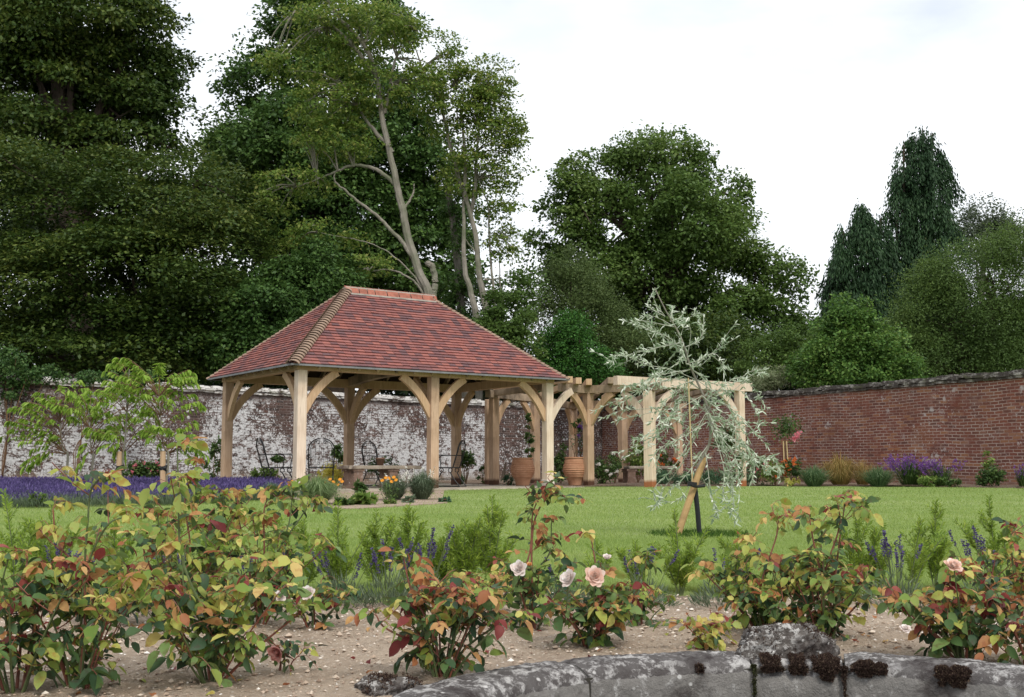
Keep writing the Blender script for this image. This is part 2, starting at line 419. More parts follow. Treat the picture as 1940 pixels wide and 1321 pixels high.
dv = Vector((math.sin(SUN_AZ)*math.cos(SUN_EL), math.cos(SUN_AZ)*math.cos(SUN_EL), math.sin(SUN_EL)))
so.rotation_euler = dv.to_track_quat('Z', 'Y').to_euler(); so.location = (10, -20, 30)
vs = SC.view_settings; vs.view_transform = 'Standard'; vs.look = 'None'; vs.exposure = .62; vs.gamma = 1
cy = SC.cycles; cy.max_bounces = 6; cy.diffuse_bounces = 3; cy.glossy_bounces = 2; cy.transmission_bounces = 4; cy.transparent_max_bounces = 4
# camera
cd = bpy.data.cameras.new('camera'); cd.sensor_width = 36; cd.lens = F/1940*36; cd.clip_start = .05; cd.clip_end = 2000
cam = bpy.data.objects.new('camera', cd); COL.objects.link(cam); cam.location = (0, 0, ZC)
cam.rotation_euler = (math.radians(90)+TH, 0, 0); SC.camera = cam

# ================================================================== terrain
p1, p2, p3 = G(800,1318,.03), G(1480,1238,.03), G(1940,1268,.03)
def circle(a, b, c):
    A = np.array([[b[0]-a[0], b[1]-a[1]], [c[0]-a[0], c[1]-a[1]]])*2
    r = np.array([b[0]**2-a[0]**2+b[1]**2-a[1]**2, c[0]**2-a[0]**2+c[1]**2-a[1]**2])
    ce = np.linalg.solve(A, r); return ce, math.hypot(ce[0]-a[0], ce[1]-a[1])
CC, CR = circle(p1, p2, p3)          # round sunken terrace the picture is taken from
print('sunken circle', CC, CR)
def lawn_z(x, y): return .125*np.clip((np.asarray(y, float)-15.5)/9, 0, 1)
def ground_z(x, y):
    d = np.hypot(x-CC[0], y-CC[1])
    return np.where(d < CR+.12, -.95, np.where(y < 6.5, -.10, lawn_z(x, y)-.05))
def gridmesh(xs, ys, zf, name, mat, keep=None, smooth=True):
    X, Y = np.meshgrid(xs, ys, indexing='ij'); Z = zf(X, Y)
    V = np.stack([X, Y, Z], -1).reshape(-1, 3); nx, ny = len(xs), len(ys)
    i, j = np.meshgrid(np.arange(nx-1), np.arange(ny-1), indexing='ij')
    Fq = np.stack([i*ny+j, (i+1)*ny+j, (i+1)*ny+j+1, i*ny+j+1], -1).reshape(-1, 4)
    if keep is not None:
        c = V[Fq].mean(1); Fq = Fq[keep(c[:,0], c[:,1])]
    return mk(name, [(V, Fq)], mat, smooth=smooth)
# soil
def soilmat(name, a, b, c3, rough=.95):
    m, nt, nd, lk = newmat(name); tc = nd.new('ShaderNodeTexCoord'); o = tc.outputs['Object']
    n1 = noise(nd, lk, o, 3.5, 8, .7); n2 = noise(nd, lk, o, 60, 6, .75)
    c = mix(nd, lk, mapr(nd, lk, n1, .3, .7), a, b); c = mix(nd, lk, mapr(nd, lk, n2, .52, .68), c, c3)
    v = nd.new('ShaderNodeTexVoronoi'); v.inputs['Scale'].default_value = 75; lk.new(o, v.inputs['Vector'])
    sepc = nd.new('ShaderNodeSeparateColor'); lk.new(v.outputs['Color'], sepc.inputs[0])
    c = mix(nd, lk, mth(nd, lk, 'MULTIPLY', mapr(nd, lk, sepc.outputs[0], .80, .82), mapr(nd, lk, v.outputs['Distance'], .25, .4, 1, 0)), c, (.52,.45,.37))
    n3 = noise(nd, lk, o, 22, 8, .75)
    out(nd, lk, pbsdf(nd, lk, c, rough, bump(nd, lk, n3, .9, .03), .1)); return m
M_soil = soilmat('dry_soil', (.31,.235,.175), (.50,.40,.305), (.56,.465,.37))
M_soilb = soilmat('border_soil', (.10,.07,.05), (.19,.135,.10), (.22,.17,.13))
M_earth = soilmat('earth', (.05,.055,.025), (.09,.09,.04), (.10,.09,.05))
M_gravel = soilmat('pink_gravel', (.30,.215,.165), (.42,.31,.25), (.5,.42,.36))
xs = np.concatenate([np.linspace(-400,-12,14), np.arange(-11.5,11.6,.22), np.linspace(12,400,14)])
ys = np.concatenate([np.linspace(-60,-10,5), np.arange(-9.5,6.1,.22), np.linspace(7,60,40), np.linspace(70,700,14)])
tag(gridmesh(xs, ys, ground_z, 'ground', M_earth, smooth=False), kind='structure')
nx_ = rng.uniform(0, 100, (40, 2))
def lump(X, Y, s=1.):
    z = 0
    for i, f in enumerate((3.1, 5.3, 8.7, 13., 21., 34.)):
        a, b = nx_[i]; c, d = nx_[i+10]
        z = z + np.sin(X*f+a+1.3*np.sin(Y*f*.6+c))*np.sin(Y*f*1.1+b+1.1*np.sin(X*f*.7+d))/(1+f*.45)
    return z*s
def crumb(X, Y): return .5*lump(X*3.1+7, Y*3.3+3, .010)
EDGE_PTS = [G(-200,1150),G(0,1140),G(500,1132),G(700,1128),G(1000,1122),G(1300,1118),G(1700,1122),G(2100,1130)]
EX = np.array([p[0] for p in EDGE_PTS]); EY = np.array([p[1] for p in EDGE_PTS])
def edge_y(x): return np.interp(x, EX, EY)
def soilz(X, Y):
    e = edge_y(X); up = np.clip((Y-(e-.35))/.3, 0, 1)
    z = lump(X, Y, .018) + crumb(X, Y)*2 - .03*up + rng.normal(0, .0030, X.shape)
    return np.where(Y > e+.05, -.06, z)
tag(gridmesh(np.arange(-2.9, 3.2, .016), np.arange(.3, 5.5, .016), soilz, 'soil', M_soil,
    keep=lambda x, y: (np.hypot(x-CC[0], y-CC[1]) > CR+.05)), kind='structure')
# stones lying in the bed
n = 60000
sx = rng.uniform(-2.8, 3.0, n); sy = rng.uniform(1.2, 5.0, n)
k = (np.hypot(sx-CC[0], sy-CC[1]) > CR+.2) & (sy < edge_y(sx)-.05); sx, sy = sx[k], sy[k]; n = len(sx)
r = rng.gamma(1.1, .0022, n)+.0013; r = np.minimum(r, .020)
ico = np.array([[0,0,1],[.9,0,.2],[.28,.85,.1],[-.72,.52,.3],[-.72,-.52,.1],[.28,-.85,.25],[0,0,-.6]])
fc = np.array([[0,1,2],[0,2,3],[0,3,4],[0,4,5],[0,5,1],[6,2,1],[6,3,2],[6,4,3],[6,5,4],[6,1,5]])
an = rng.uniform(0, 6.28, n); V = ico[None]*rng.uniform(.65, 1.25, (n, 7, 1))*np.array([1, .8, .6])
ca, sa = np.cos(an)[:,None], np.sin(an)[:,None]
V = np.stack([V[...,0]*ca-V[...,1]*sa, V[...,0]*sa+V[...,1]*ca, V[...,2]], -1)*r[:,None,None]
zz = lump(sx, sy, .018)+crumb(sx, sy)*2
V = V + np.stack([sx, sy, zz+r*.25], -1)[:,None,:]
Fc = (fc[None]+(np.arange(n)*7)[:,None,None]).reshape(-1, 3)
m, nt, nd, lk = newmat('flint'); gi = nd.new('ShaderNodeNewGeometry')
rr = ramp(nd, [(0,(.20,.14,.10)),(.3,(.36,.27,.20)),(.72,(.50,.40,.31)),(.9,(.62,.54,.45)),(1,(.85,.81,.76))]); lk.new(gi.outputs['Random Per Island'], rr.inputs[0])
out(nd, lk, pbsdf(nd, lk, rr.outputs[0], .8, None, .3))
tag(mk('gravel', [(V.reshape(-1,3), Fc)], m), 'small flints and chips lying on the dry rose bed', 'gravel', kind='stuff')

# lawn
BACK = [G(-400,925,.12), None]
m, nt, nd, lk = newmat('lawn'); tc = nd.new('ShaderNodeTexCoord'); o = tc.outputs['Object']
n1 = noise(nd, lk, mapping(nd, lk, o, (.30,1.1,1)), .6, 5, .6); n2 = noise(nd, lk, o, 16, 6, .75); n3 = noise(nd, lk, mapping(nd, lk, o, (.8,2.2,1)), 1.6, 6, .7)
c = mix(nd, lk, mapr(nd, lk, n1, .36, .64), (.19,.275,.068), (.31,.365,.145))
c = mix(nd, lk, mth(nd, lk, 'MULTIPLY', mapr(nd, lk, n3, .5, .72), .45), c, (.33,.35,.15))
c = mix(nd, lk, mapr(nd, lk, n2, .3, .75), mix(nd, lk, .35, c, (.04,.09,.012)), c)
out(nd, lk, pbsdf(nd, lk, c, .9, bump(nd, lk, n2, .8, .03), .1)); M_lawn = m
# borders: front edge of the right hand border and the pergola bed
LE = [(-40,27.5),(-6.2,25.6),(-4.9,23.5),(.9,25.0),(1.6,25.9),(3.4,26.3),(6.5,27.0),(8.5,26.2),(10.6,24.2),(14,21.5),(20,17.5),(40,5)]
LEx, LEy = np.array(LE).T
def lawn_far(x): return np.interp(x, LEx, LEy)
xs = np.arange(-22, 22, .25); ys = np.arange(5, 28.5, .1)
def lz(X, Y): return lawn_z(X, Y) + .004*lump(X*.3, Y*.3)
T_ = np.concatenate([[0., .004, .02], np.arange(.06, 23.6, .06)])
xs = np.concatenate([np.arange(-22, -3.2, .25), np.arange(-3.2, 3.4, .02), np.arange(3.4, 22, .25)])
XX, TT = np.meshgrid(xs, T_, indexing='ij'); rag = .012*np.sin(XX*13)+.010*np.sin(XX*31+1)+.006*np.sin(XX*77)
YY = edge_y(XX)+rag*np.clip(1-TT, 0, 1)+TT; ZZ = np.where(TT == 0, -.07, lz(XX, YY)-.004*(TT < .01))
V = np.stack([XX, YY, ZZ], -1).reshape(-1, 3); nx, ny = XX.shape; i, j = np.meshgrid(np.arange(nx-1), np.arange(ny-1), indexing='ij')
Fq = np.stack([i*ny+j, (i+1)*ny+j, (i+1)*ny+j+1, i*ny+j+1], -1).reshape(-1, 4); c_ = V[Fq].mean(1); Fq = Fq[c_[:,1] < lawn_far(c_[:,0])]
tag(mk('lawn', [(V, Fq)], M_lawn, smooth=True), kind='structure')
# grass blades of the near and middle lawn
def blades(n, y0, y1, pw, hgt, wd):
    u = rng.uniform(0, 1, n); y = (y0**(1-pw)+u*(y1**(1-pw)-y0**(1-pw)))**(1/(1-pw)) if pw != 1 else y0*(y1/y0)**u
    x = rng.uniform(-.72, .72, n)*y
    k = (y > edge_y(x)+.01) & (y < lawn_far(x)); x, y = x[k], y[k]; n = len(x)
    h = hgt*rng.uniform(.45, 1.2, n)*np.clip(y/6, 1, 2.2)**.35; w_ = wd*np.clip(y/5, 1, 6)**.9
    a = rng.uniform(0, 6.28, n); tx = rng.normal(0, .45, n)*h; ty = rng.normal(0, .45, n)*h
    z = lz(x, y)-.004
    b = np.stack([x, y, z], 1); s = np.stack([np.cos(a), np.sin(a), 0*a], 1)*w_[:,None]*.5
    t = b + np.stack([tx, ty, h], 1)
    V = np.stack([b-s, b+s, t], 1).reshape(-1, 3)
    return (V, np.arange(3*n).reshape(n, 3), 0)
M_blade = leafmat('grass_blade', [(0,(.18,.26,.062)),(.4,(.235,.32,.085)),(.8,(.29,.37,.11)),(.95,(.34,.39,.15)),(1,(.46,.45,.25))], .35, .6, .2, clump=.35, cscale=1.1)
def edgeblades(n):
    x = rng.uniform(-3, 3.2, n); y = edge_y(x)+.012*np.sin(x*13)+.010*np.sin(x*31+1)+np.abs(rng.normal(0, .018, n)); h = .034*rng.uniform(.5, 1.5, n)
    b = np.stack([x, y, -.008+0*x], 1); t = b+np.stack([rng.normal(0,.014,n), -np.abs(rng.normal(.008,.014,n)), h], 1); a = rng.uniform(0,6.28,n)
    s = np.stack([np.cos(a), np.sin(a), 0*a], 1)*.0016
    return (np.stack([b-s, b+s, t], 1).reshape(-1, 3), np.arange(3*n).reshape(n, 3), 0)
tag(mk('grass', [blades(270000, 4.9, 9, 1.2, .026, .0032), edgeblades(16000), blades(210000, 9, 25, 1.3, .024, .0042)], M_blade), 'short mown grass of the garden lawn', 'grass', kind='stuff')
# ring of longer, darker grass blades round the weeping tree
def tuftring(c, r0, r1, n, h, mat, name, label):
    a = rng.uniform(0, 6.28, n); rr = np.sqrt(rng.uniform(r0**2, r1**2, n)); x = c[0]+rr*np.cos(a)*1.0; y = c[1]+rr*np.sin(a)
    b = np.stack([x, y, lz(x, y)-.005], 1); d = np.stack([rng.normal(0,.5,n), rng.normal(0,.5,n), np.ones(n)], 1)
    return tag(mk(name, [kites(b, d, sph(n), h*rng.uniform(.5,1.2,n), .006)], mat), label, 'grass', kind='stuff')

# bare soil strips and paving
gN = P(568, 820, 21.5); gN[2] = 0
GF = np.array([.82, .572, 0]); GF /= np.linalg.norm(GF); GL = np.array([-GF[1], GF[0], 0])
ZP = .12
def gz(a, b, z=0): return gN + GF*a + GL*b + np.array([0, 0, z])
GLN, GWD = 5.9, 3.8
# beds: thin sheets, raised a little in the middle
def poly_sheet(name, pts, z, mat, kind='structure', label=None, cat=None, thick=.03, lumpy=0., step=.15):
    pts = np.array([(float(p[0]), float(p[1])) for p in pts])
    from mathutils.geometry import delaunay_2d_cdt
    bb = [];n_ = len(pts)
    for i in range(n_):
        a, b = pts[i], pts[(i+1) % n_]; k = max(1, int(np.linalg.norm(b-a)/(step*1.5)))
        for q in range(k): bb.append(a+(b-a)*q/k)
    edges = [(i, (i+1) % len(bb)) for i in range(len(bb))]
    if lumpy:
        X, Y = np.meshgrid(np.arange(pts[:,0].min(), pts[:,0].max(), step), np.arange(pts[:,1].min(), pts[:,1].max(), step))
        ex = list(np.stack([X.ravel(), Y.ravel()], 1)+rng.uniform(-.02,.02,(X.size,2)))
    else: ex = []
    vs_, _, fs, *_r = delaunay_2d_cdt([Vector(v) for v in bb+ex], edges, [], 2 if not ex else 1, 1e-5)
    V = np.array([[v.x, v.y, 0] for v in vs_]); nb = len(bb)
    V[:, 2] = (z(V[:,0], V[:,1]) if callable(z) else z) + (lump(V[:,0]*.6, V[:,1]*.6, lumpy)*1. if lumpy else 0)
    tri = np.array([list(f) for f in fs if len(f) == 3])
    ch = [(V, tri, 0)]
    B = np.array(bb); zb = (z(B[:,0], B[:,1]) if callable(z) else np.full(len(B), z)) + (lump(B[:,0]*.6, B[:,1]*.6, lumpy) if lumpy else 0)
    T = np.column_stack([B, zb]); D = T.copy(); D[:,2] -= thick; m_ = len(B); i = np.arange(m_)
    ch.append((np.vstack([T, D]), np.stack([i, (i+1)%m_, (i+1)%m_+m_, i+m_], 1), 0))
    return tag(mk(name, ch, mat), label, cat, kind=kind)
M_pave = plain('stone_paving', (.40,.345,.28), .85, .2, .22, 2.2, .3)
# ================================================================== walls
WA, WC, WB = G(0,707,2.9), G(1140,768,2.9), G(1940,697,2.9)
for q in (WA, WC, WB): q[2] = 0
M_lime = wallmat('limewashed_brick', 'lime', 23+0)
def copemat(name, dark, pale, t0, t1):
    m, nt, nd, lk = newmat(name); tc = nd.new('ShaderNodeTexCoord'); o = tc.outputs['Object']
    n1 = noise(nd, lk, mapping(nd, lk, o, (1,1,1.6)), 5, 7, .75); n2 = noise(nd, lk, o, .9, 3)
    f = mth(nd, lk, 'ADD', n1, mth(nd, lk, 'MULTIPLY', n2, .4))
    c = mix(nd, lk, mapr(nd, lk, f, t0, t1), dark, pale)
    n3 = noise(nd, lk, o, 2.4, 4); c = mix(nd, lk, mth(nd, lk, 'MULTIPLY', mapr(nd, lk, n3, .55, .7), .7), c, (.09,.10,.045))
    out(nd, lk, pbsdf(nd, lk, c, .9, bump(nd, lk, n1, .9, .03), .15)); return m
M_copeW = copemat('lichened_coping', (.085,.06,.05), (.66,.64,.61), .60, .72)
M_copeR = copemat('dark_coping', (.075,.065,.058), (.42,.40,.36), .70, .86)
def wall(p, q, label, mat, cmat, ext0=0., ext1=0.):
    d = unit(q-p); p = p - d*ext0; q = q + d*ext1; L = np.linalg.norm(q-p)
    e = empty('brick_wall', (p[0], p[1], -.1), label, 'wall', rz=math.atan2(d[1], d[0]))
    # brickwork with slightly uneven face; the garden side is local -y
    nx, nz = int(L/.35), 9; X = np.linspace(0, L, nx); Z = np.linspace(0, 2.78, nz)
    XX, ZZ = np.meshgrid(X, Z, indexing='ij'); YY = .012*np.sin(XX*.9)+.01*np.sin(XX*2.3+ZZ)
    V = np.stack([XX, YY, ZZ], -1).reshape(-1, 3); i, j = np.meshgrid(np.arange(nx-1), np.arange(nz-1), indexing='ij')
    Fq = np.stack([i*nz+j, (i+1)*nz+j, (i+1)*nz+j+1, i*nz+j+1], -1).reshape(-1, 4)
    V2 = V.copy(); V2[:, 1] = .36
    o = mk('brickwork', [(V, Fq), (V2, Fq[:, ::-1]), box((-.001+0, .19, 1.39), (.004, .33, 2.7)), box((L+.001, .19, 1.39), (.004, .33, 2.7))], mat, e)
    # coping: oversailing course, then uneven weathered capping tiles in two layers
    ch = []; x = 0
    while x < L:
        w_ = rng.uniform(.2, .26); jz = rng.normal(0, .006); jy = rng.normal(0, .008)
        ch.append(box((x+w_/2, .18+jy, 2.80+jz), (w_-.006, .50, .072))); x += w_
    x = 0
    while x < L:
        w_ = rng.uniform(.16, .3); jz = .011*math.sin(x*1.7)+rng.normal(0, .011); jy = rng.normal(0, .012)
        ch.append(box((x+w_/2, .18+jy, 2.868+jz), (w_-.004, .60, .06)))
        ch.append(beam((x, .18+jy, 2.925+jz), (x+w_-.006, .18+jy, 2.925+jz+rng.normal(0,.006)), .42, .07)); x += w_
    mk('coping', ch, cmat, e)
    return e, L
e1, L1 = wall(WA, WC, 'old brick wall with flaking white limewash, running behind the tiled pavilion', None or M_lime, M_copeW, 9.0, .3)
M_lime2 = wallmat('limewashed_brick_b', 'lime', L1); e1.children[0].data.materials[0] = M_lime2
M_red = wallmat('red_brick', 'red', 20.)
e2, L2 = wall(WC, WB, 'red brick wall with dark weathered coping, rising towards the right edge', M_red, M_copeR, .0, 9.0)
# ground under walls
def lp(z0): return lambda x, y: z0 + 0*x
BEDZ = lambda x, y: lawn_z(x, y)+.03
dR = unit(WB-WC)
poly_sheet('border_soil', [(.9,25.05),(1.6,25.9),(3.4,26.3),(6.5,27.0),(8.5,26.2),(10.6,24.2),(14,21.5),WB+dR*6,WC+np.array([.0,-.0,0]),gz(7.2,9.5),gz(7.0,3.6),gz(6.6,0)],
           BEDZ, M_soilb, lumpy=.03, step=.22)
poly_sheet('paving', [gz(-.45,-.4), gz(6.6,-.4), gz(7.0,5.6), gz(-9,6.0), gz(-9,4.0), gz(-.45,3.9)], ZP+.02, M_pave, thick=.16)
poly_sheet('back_border', [gz(-10,6.02), gz(7.0,5.62), gz(7.2,9.6), WC, WA-unit(WC-WA)*3], lambda x,y: .1+0*x, M_soilb, lumpy=.03, step=.3)
# pinkish gravel bed in front of the pavilion
gb = [G(565,948,.04),G(585,957,.03),G(660,962,.02),G(730,958,.03),G(790,953,.05),G(846,949,.06),G(838,944,.07)]
gb = [p for p in spline(np.array(gb), 26)]
poly_sheet('gravel_bed', gb+[gz(3.0,-.38), gz(-.3,-.38), gz(-.6,.4)], lambda x,y: lawn_z(x,y)+.012, M_gravel, lumpy=.010, step=.12)
# ================================================================== the pavilion
m, nt, nd, lk = newmat('clay_tiles'); gi = nd.new('ShaderNodeNewGeometry'); tc = nd.new('ShaderNodeTexCoord')
rr = ramp(nd, [(0,(.12,.072,.078)),(.2,(.165,.080,.080)),(.4,(.225,.090,.082)),(.65,(.28,.102,.086)),(.88,(.33,.125,.10)),(1,(.23,.105,.10))]); lk.new(gi.outputs['Random Per Island'], rr.inputs[0])
n1 = noise(nd, lk, tc.outputs['Object'], 9, 5, .7); c = mix(nd, lk, mapr(nd, lk, n1, .35, .75, 0, .45), rr.outputs[0], (.17,.075,.075))
out(nd, lk, pbsdf(nd, lk, c, .8, bump(nd, lk, n1, .3, .01), .25)); M_tile = m
M_hip = plain('hip_tiles', (.27,.19,.14), .85, .2, .25, 4, .3)
M_ridge = plain('ridge_tiles', (.31,.115,.078), .85, .3, .3, 9, .4)
M_mortar = plain('mortar', (.40,.36,.32), .95, .1, .2, 8, .3)
M_padstone = plain('pad_stone', (.62,.56,.49), .9, .1, .25, 6, .4)
pav = thing('garden_pavilion', gz(0, 0, ZP), 'open oak pavilion with a hipped red tiled roof and curved braces', 'pavilion')
PZ = 2.42                                   # underside of wall plates
posts = [(0,0),(GLN/2,0),(GLN,0),(0,GWD),(GLN/2,GWD),(GLN,GWD)]
rzG = math.atan2(GF[1], GF[0])
def post_part(x, y, z0, z1, w, mat, parent, rz, pad=None):
    ch = [box((x, y, (z0+z1)/2), (w, w, z1-z0), 0, rz)]
    if pad is not None: ch.append(box((x, y, z0+.08), (w+.02, w+.02, .16), 1, rz))
    o = mk('post', ch, [mat, M_padstone], parent)
    bv = o.modifiers.new('bevel', 'BEVEL'); bv.width = .008; bv.segments = 1; bv.limit_method = 'ANGLE'
    return o
def foot_origin(o, loc):
    """put the origin of a world-built part at its own foot (so the tannin stain sits at the bottom)"""
    d = Vector(loc) - Vector(o.parent.location) - o.location
    o.data.transform(Matrix.Translation(-d)); o.location = o.location + d
    return o
for k, (a, b) in enumerate(posts):
    c = gz(a, b); front = k in (0, 2)
    foot_origin(post_part(c[0], c[1], ZP+.02, PZ, .19, M_oakpost if not front else M_oakpale, pav, rzG, True if front else None), (c[0], c[1], ZP+.02))
def brace0(parent, c, d, top, rad=.72, w=.085, h=.15, mat=None, off=.08):
    """curved knee brace from the post at c towards direction d under a plate"""
    c = np.asarray(c, float); d = unit(d); s = np.cross(d, (0,0,1))
    t = np.linspace(0, math.pi/2, 9)
    k = rad
    pts = [c + d*(off+k*(1-math.cos(a))*1.0) + np.array([0,0,top-k*1.12+k*1.12*math.sin(a)]) for a in t*.92]
    pts[0] = pts[0] - d*.03
    # flatten the arc: mix with the straight chord
    P0, P1 = pts[0], pts[-1]
    P1 = c + d*(off+k) + np.array([0,0,top-.01])
    pts = [(.45*p + .55*(P0+(P1-P0)*i/8)) for i, p in enumerate(pts)]
    return mk('brace', [sweep(pts, s, w, h)], mat or M_oak, parent)
def brace(parent, c, d, *a_, **k_):
    o = brace0(parent, c, d, *a_, **k_)
    ps = [p for p in parent.children if p.name.startswith('post') and (Vector(p.location)+Vector(parent.location)-Vector((c[0], c[1], p.location.z+parent.location.z))).length < .05]
    return nest(o, ps[0]) if ps else o
for k, (a, b) in enumerate(posts):
    c = gz(a, b)
    dirs = []
    if a > 0: dirs.append(-GF)
    if a < GLN: dirs.append(GF)
    dirs.append(GL if b == 0 else -GL)
    if a == GLN/2 and b == 0: dirs = dirs[:2] + [GL]
    for d in dirs: brace(pav, c, d, PZ)
# plates, tie beam
pl = .17; ph = .19
mk('wall_plate', [beam(gz(-.12,0,PZ+ph/2), gz(GLN+.12,0,PZ+ph/2), pl, ph)], M_oak, pav)
mk('wall_plate', [beam(gz(-.12,GWD,PZ+ph/2), gz(GLN+.12,GWD,PZ+ph/2), pl, ph)], M_oak, pav)
mk('wall_plate', [beam(gz(0,pl/2,PZ+ph/2+.004), gz(0,GWD-pl/2,PZ+ph/2+.004), pl, ph)], M_oak, pav)
mk('wall_plate', [beam(gz(GLN,pl/2,PZ+ph/2+.004), gz(GLN,GWD-pl/2,PZ+ph/2+.004), pl, ph)], M_oak, pav)
mk('tie_beam', [sweep([gz(GLN/2, GWD*t, PZ+.12+.12*math.sin(math.pi*t)) for t in np.linspace(.02,.98,9)], GF, .16, .2)], M_oakw, pav)
# roof planes
OV = .32; EZ = 2.505; RZ = 4.40
hw = GWD/2+OV; rl = (GLN+2*OV)/2-hw*1.0
sl = math.hypot(hw, RZ-EZ); slope = (RZ-EZ)/hw
ctr = gz(GLN/2, GWD/2)
def roof_pt(u, v, z): return ctr + GF*u + GL*v + np.array([0,0,z])
RL = (GLN+2*OV)/2
faces = {'front': (GF, -GL, RL, rl+.0, hw), 'back': (-GF, GL, RL, rl, hw), 'left': (-GL, -GF, hw, 0, RL), 'right': (GL, GF, hw, 0, RL)}
gauge = .1
for nm, (ax, outd, half, tophalf, dist) in faces.items():
    run = dist - (rl if nm in ('left','right') else 0)          # horizontal run from eave to ridge (end)
    slen = math.hypot(run, RZ-EZ); nrow = int(slen/gauge); up = unit(-outd*run + np.array([0,0,RZ-EZ])); nr = unit(np.cross(ax, up));
    if nr[2] < 0: nr = -nr
    e0 = ctr + outd*dist + np.array([0,0,EZ]); ch = []
    for r_ in range(nrow+1):
        s0 = r_*gauge; s1 = min(s0+gauge*1.25, slen)
        h0 = half + (tophalf-half)*s0/slen; h1 = half + (tophalf-half)*min(1, s1/slen)
        x = -h0 - (0 if r_ % 2 else .083)
        while x < h0:
            xa, xb = max(x, -h0)+.002, min(x+.166, h0)-.002; x += .166
            if xb-xa < .02: continue
            ta, tb = xa, xb
            if h1 < abs(ta): ta = math.copysign(h1, ta)
            if h1 < abs(tb): tb = math.copysign(h1, tb)
            j = rng.normal(0, .0025); j2 = rng.normal(0, .002); ds = rng.normal(0, .003)
            b = [e0+ax*xa+up*(s0+ds)+nr*(.042+j), e0+ax*xb+up*(s0+ds)+nr*(.042+j2), e0+ax*tb+up*s1+nr*.012, e0+ax*ta+up*s1+nr*.012]
            V = np.array(b+[p-nr*(.026 if i_<2 else .010) for i_, p in enumerate(b)])
            ch.append((V, np.array([[0,1,2,3],[7,6,5,4],[0,4,5,1],[1,5,6,2],[2,6,7,3],[3,7,4,0]])))
    mk('roof_slope', ch, M_tile, pav)
    # boards beneath
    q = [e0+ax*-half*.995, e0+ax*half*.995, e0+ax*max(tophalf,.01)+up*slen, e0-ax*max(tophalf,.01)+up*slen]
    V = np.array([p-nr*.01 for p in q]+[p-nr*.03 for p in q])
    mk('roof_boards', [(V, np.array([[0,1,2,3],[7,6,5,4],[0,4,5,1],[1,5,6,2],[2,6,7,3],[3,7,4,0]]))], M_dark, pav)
    # rafters
    ch = []; x = -half+.2
    while x < half-.1:
        sm = slen*min(1, (half-abs(x))/max(.01, half-tophalf)) if abs(x) > tophalf else slen
        if sm > .35: ch.append(beam(e0+ax*x+up*.06-nr*.085, e0+ax*x+up*(sm-.05)-nr*.085, .05, .1, up=nr))
        x += .42
    mk('rafters', ch, M_oakw, pav)
    mk('eave_edge', [beam(e0-ax*(half+.02)+nr*-.0-outd*-.02+np.array([0,0,-.012]), e0+ax*(half+.02)-outd*-.02+np.array([0,0,-.012]), .03, .035)], M_lead, pav)
# hips of overlapping half-round tiles
for su in (-1, 1):
    for sv in (-1, 1):
        a = roof_pt(su*RL, sv*hw, EZ); b = roof_pt(su*rl, 0, RZ); L = np.linalg.norm(b-a); d = (b-a)/L
        side = unit(np.cross(d, (0,0,1))); upv = np.cross(side, d); ch = []; s = -.03; hs_ = 1. if (su < 0 and sv < 0) else .6
        while s < L-.05:
            r0, r1 = .125, .098; n_ = 9; V = []
            for (ss, r_, lift) in ((s, r0*hs_, .030), (s+.15, r1*hs_, .012)):
                for q in range(n_):
                    t_ = math.pi*(.02+.96*q/(n_-1)); V.append(a+d*ss+side*math.cos(t_)*r_*1.15+upv*(math.sin(t_)*r_*.75+lift-.035))
            for q in range(n_):
                t_ = math.pi*(.02+.96*q/(n_-1)); V.append(a+d*s+side*math.cos(t_)*(r0-.016)*hs_*1.15+upv*(math.sin(t_)*(r0-.018)*hs_*.75-.0))
            Fq = [[q, q+1, n_+q+1, n_+q] for q in range(n_-1)] + [[2*n_+q, 2*n_+q+1, q+1, q] for q in range(n_-1)]
            ch.append((np.array(V), np.array(Fq))); s += .108
        mk('hip', ch, M_hip, pav)
# ridge
ch = []; x = -rl-.08; i = 0
while x < rl+.05:
    l_ = [.32,.2,.19,.3,.3,.3,.3,.3,.3][i % 9]; i += 1
    V = []
    for xx in (x, min(x+l_-.02, rl+.1)):
        for (v, z) in ((-.155,-.10),(-.085,.03),(0,.085),(.085,.03),(.155,-.10)): V.append(roof_pt(xx, v, RZ+z))
    ch.append((np.array(V), np.array([[q, q+5, q+6, q+1] for q in range(4)]), 0)); x += l_
ch.append(beam(roof_pt(-rl-.06,0,RZ+.0), roof_pt(rl+.08,0,RZ+.0), .13, .13, 1))
for v in (-.17, .17): ch.append(beam(roof_pt(-rl,v,RZ-.105), roof_pt(rl+.04,v,RZ-.105), .05, .035, 1))
for q in (-rl-.082, rl+.09):
    ch.append(beam(roof_pt(q,0,RZ-.03), roof_pt(q+.012,0,RZ-.03), .15, .13, 1))
mk('ridge', ch, [M_ridge, M_mortar], pav)

# ================================================================== the pergola
perg = thing('oak_pergola', P(1115, 900, 26.1)*[1,1,0]+[0,0,ZP], 'weathered oak pergola on braced posts, winding away to the right of the pavilion', 'pergola')
HP = ZP+2.15
def pp(px, Y, py=850): v = P(px, py, Y); v[2] = 0; return v
g3_ = gz(GLN, 0)
Pf = [pp(1062, 25.3), pp(1115,26.1), pp(1231,25.2), pp(1403,26.7)]
Qb = [pp(936,27.7), pp(1014,29.5), pp(1086,33.0), pp(1180,31.0), pp(1285,32.4)]
slim = pp(923, 28.3)
def dirang(a, b): d = b-a; return math.atan2(d[1], d[0])
PL = [(Pf[1], M_oakpost, .19), (Pf[2], M_oakpale_foot, .21), (Pf[3], M_oakpale_foot, .18), (Qb[0], M_oakpost, .19), (Qb[1], M_oakpost, .19), (Qb[2], M_oakpost, .19), (Qb[3], M_oakpost, .2), (Qb[4], M_oakpost, .19), (slim, M_oakpost, .1)]
